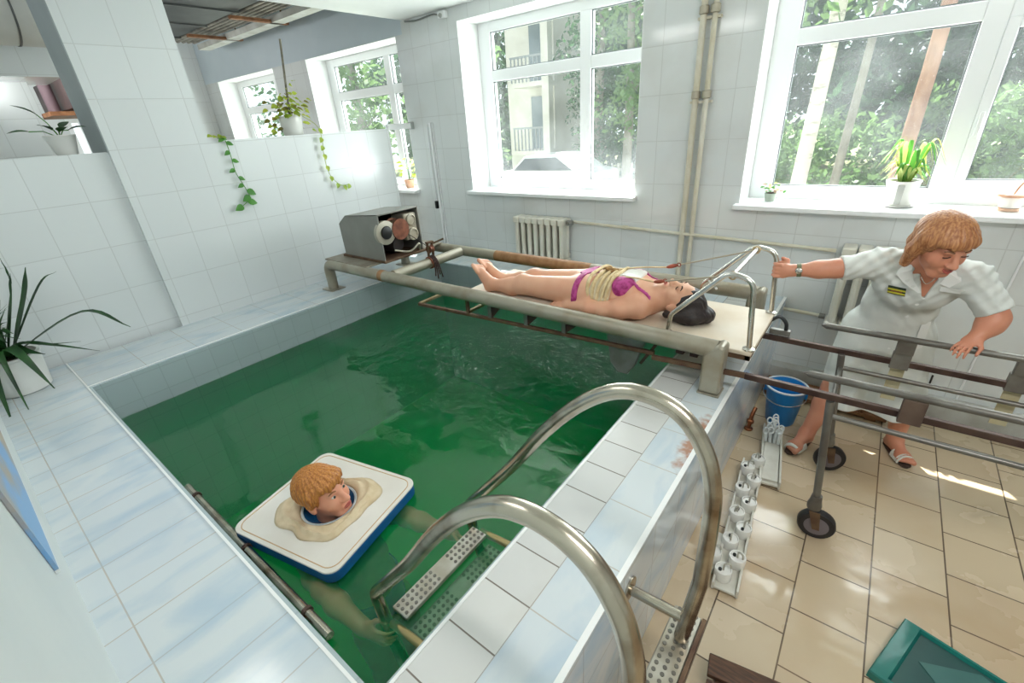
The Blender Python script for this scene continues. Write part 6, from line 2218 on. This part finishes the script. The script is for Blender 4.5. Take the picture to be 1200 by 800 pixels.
tree(-1.12, 9.6, 0.115, 9.5, 1.7, bark_w, tl2, 'pale birch with a white trunk seen at the left of the right window', low=4.2)
tree(-0.85, 13.5, 0.085, 10, 1.8, bark_g, tl1, 'thin grey trunk behind the pale birch in the right window', low=5.0)
tree(0.13, 9.2, 0.092, 11, 1.9, bark_p, tl1, 'pinkish pine trunk seen at the right of the big pane of the right window', low=5.2)
tree(2.4, 11.0, 0.22, 9, 1.9, bark_g, tl1, 'grey-barked tree seen through the narrow right pane of the right window', low=3.4)
tree(-8.2, 15.6, 0.16, 9, 1.9, bark_g, tl1, 'dark green conifer-like tree in the middle of the centre window', low=1.6, n=4200)
tree(-6.2, 13.5, 0.13, 8, 1.5, bark_g, tl2, 'light green tree at the right of the centre window, beside the dark tree', low=2.6)
tree(-9.4, 10.5, 0.12, 6, 1.3, bark_g, tl2, 'light green bushy tree at the left edge of the centre window', low=1.0, n=2200)
tree(-10.8, 7.8, 0.13, 7, 1.5, bark_g, tl2, 'light green tree outside the window behind the low partition', low=1.5)
tree(-15.5, 8.5, 0.14, 7, 1.6, bark_g, tl1, 'dark green tree outside the far left window', low=1.5)

# the wood behind: an uncountable mass of leaves
cs, rs = [], []
for k in range(260):
    x_ = -28 + 38 * NP.rand()
    cs.append((x_, 19 + 7 * NP.rand(), GZ + 0.4 + 9.5 * NP.rand()))
    rs.append(1.0 + 0.9 * NP.rand())
q, f = leaf_cloud(cs, rs, 52000, 0.22)
wd = cloud_obj('woodland_foliage', q, f, tl1, None)
tag(wd, 'dense green woodland foliage filling the view outside the windows', 'foliage', kind='stuff')
cs, rs = [], []
for k in range(40):
    cs.append((-4 + 9 * NP.rand(), 14 + 3 * NP.rand(), GZ + 0.1 + 2.2 * NP.rand()))
    rs.append(0.6 + 0.5 * NP.rand())
q, f = leaf_cloud(cs, rs, 9000, 0.10)
sh = cloud_obj('undergrowth', q, f, tl2, None)
tag(sh, 'pale green undergrowth at the foot of the trees in the right window', 'shrubs', kind='stuff')

# house with balconies, seen in the centre window
hs = thing('building', 'pale building with stacked balconies seen through the left of the centre window', 'building', (-11.8, 16.5, GZ))
plast = mat('pale_house_plaster', (214, 210, 204), 0.8, c2=(202, 198, 190), nscale=2)
obj('wall', MB().box((-13.2, 17.0, GZ), (-10.9, 21.0, 8.0)), plast, hs, 0)
for zz in (0.6, 3.0, 5.4):
    obj('balcony_slab', MB().box((-12.2, 15.9, zz), (-10.75, 16.995, zz + 0.16)), plast, hs, 0)
    rl = obj('balcony_railing', MB().box((-12.2, 15.9, zz + 0.95), (-10.75, 15.96, zz + 1.02)), mat('grey_railing', (140, 146, 150), 0.5), hs, 0)
    for k in range(9):
        obj('baluster', MB().box((-12.18 + k * 0.175, 15.91, zz + 0.16), (-12.14 + k * 0.175, 15.95, zz + 0.95)), mat('grey_railing', (140, 146, 150)), rl, 0)
    obj('balcony_door', MB().box((-12.0, 16.96, zz + 0.17), (-11.2, 16.998, zz + 2.1)), mat('dark_house_glass', (110, 124, 132), 0.2), hs, 0)
obj('corner_post', MB().box((-10.75, 15.9, GZ), (-10.45, 16.2, 8.0)), plast, hs, 0)

# car on the drive
cr = thing('car', 'white car parked outside, seen at the bottom of the centre window', 'car', (-9.0, 13.2, GZ + 0.02))
cx, cy, cz = -8.7, 13.2, GZ + 0.02
prof = [(-2.05, 0.30), (-2.05, 0.72), (-1.75, 0.92), (-1.0, 0.98), (-0.45, 1.42), (0.85, 1.46), (1.55, 1.0), (2.05, 0.92), (2.1, 0.35)]
obj('body', MB().prism([(cx + a, cy - 0.85, cz + b) for a, b in prof], (0, 1.7, 0)), mat('white_car_paint', (232, 234, 236), 0.25, coat=0.5), cr, 0, bevel=0.08)
obj('side_window', MB().prism([(cx + a, cy - 0.856, cz + b) for a, b in ((-0.85, 1.0), (-0.38, 1.36), (0.78, 1.39), (1.35, 1.02))], (0, -0.006, 0)), mat('dark_car_glass', (50, 58, 64), 0.1), cr, 0)
for a in (-1.3, 1.3):
    wl = obj('wheel', MB().lathe((cx + a, cy - 0.86, cz + 0.32), [(0.20, -0.08), (0.31, -0.06), (0.32, 0.0), (0.31, 0.08), (0.2, 0.10)], 26, (0, -1, 0)), mat('black_rubber', (30, 27, 29)), cr)
    obj('hubcap', MB().lathe((cx + a, cy - 0.96, cz + 0.32), [(0.20, 0), (0.19, 0.015), (0.02, 0.025)], 20, (0, -1, 0)), greysteel, wl)
# fence behind the car
fn = thing('fence', 'low pale fence beyond the parked car', 'fence', (-6.5, 14.8, GZ))
for zz in (0.35, 0.75):
    obj('rail', MB().box((-9.0, 14.8, GZ + zz), (-3.5, 14.84, GZ + zz + 0.08)), plast, fn, 0)
for k in range(24):
    obj('picket', MB().box((-8.95 + k * 0.235, 14.76, GZ), (-8.87 + k * 0.235, 14.795, GZ + 1.0)), plast, fn, 0)
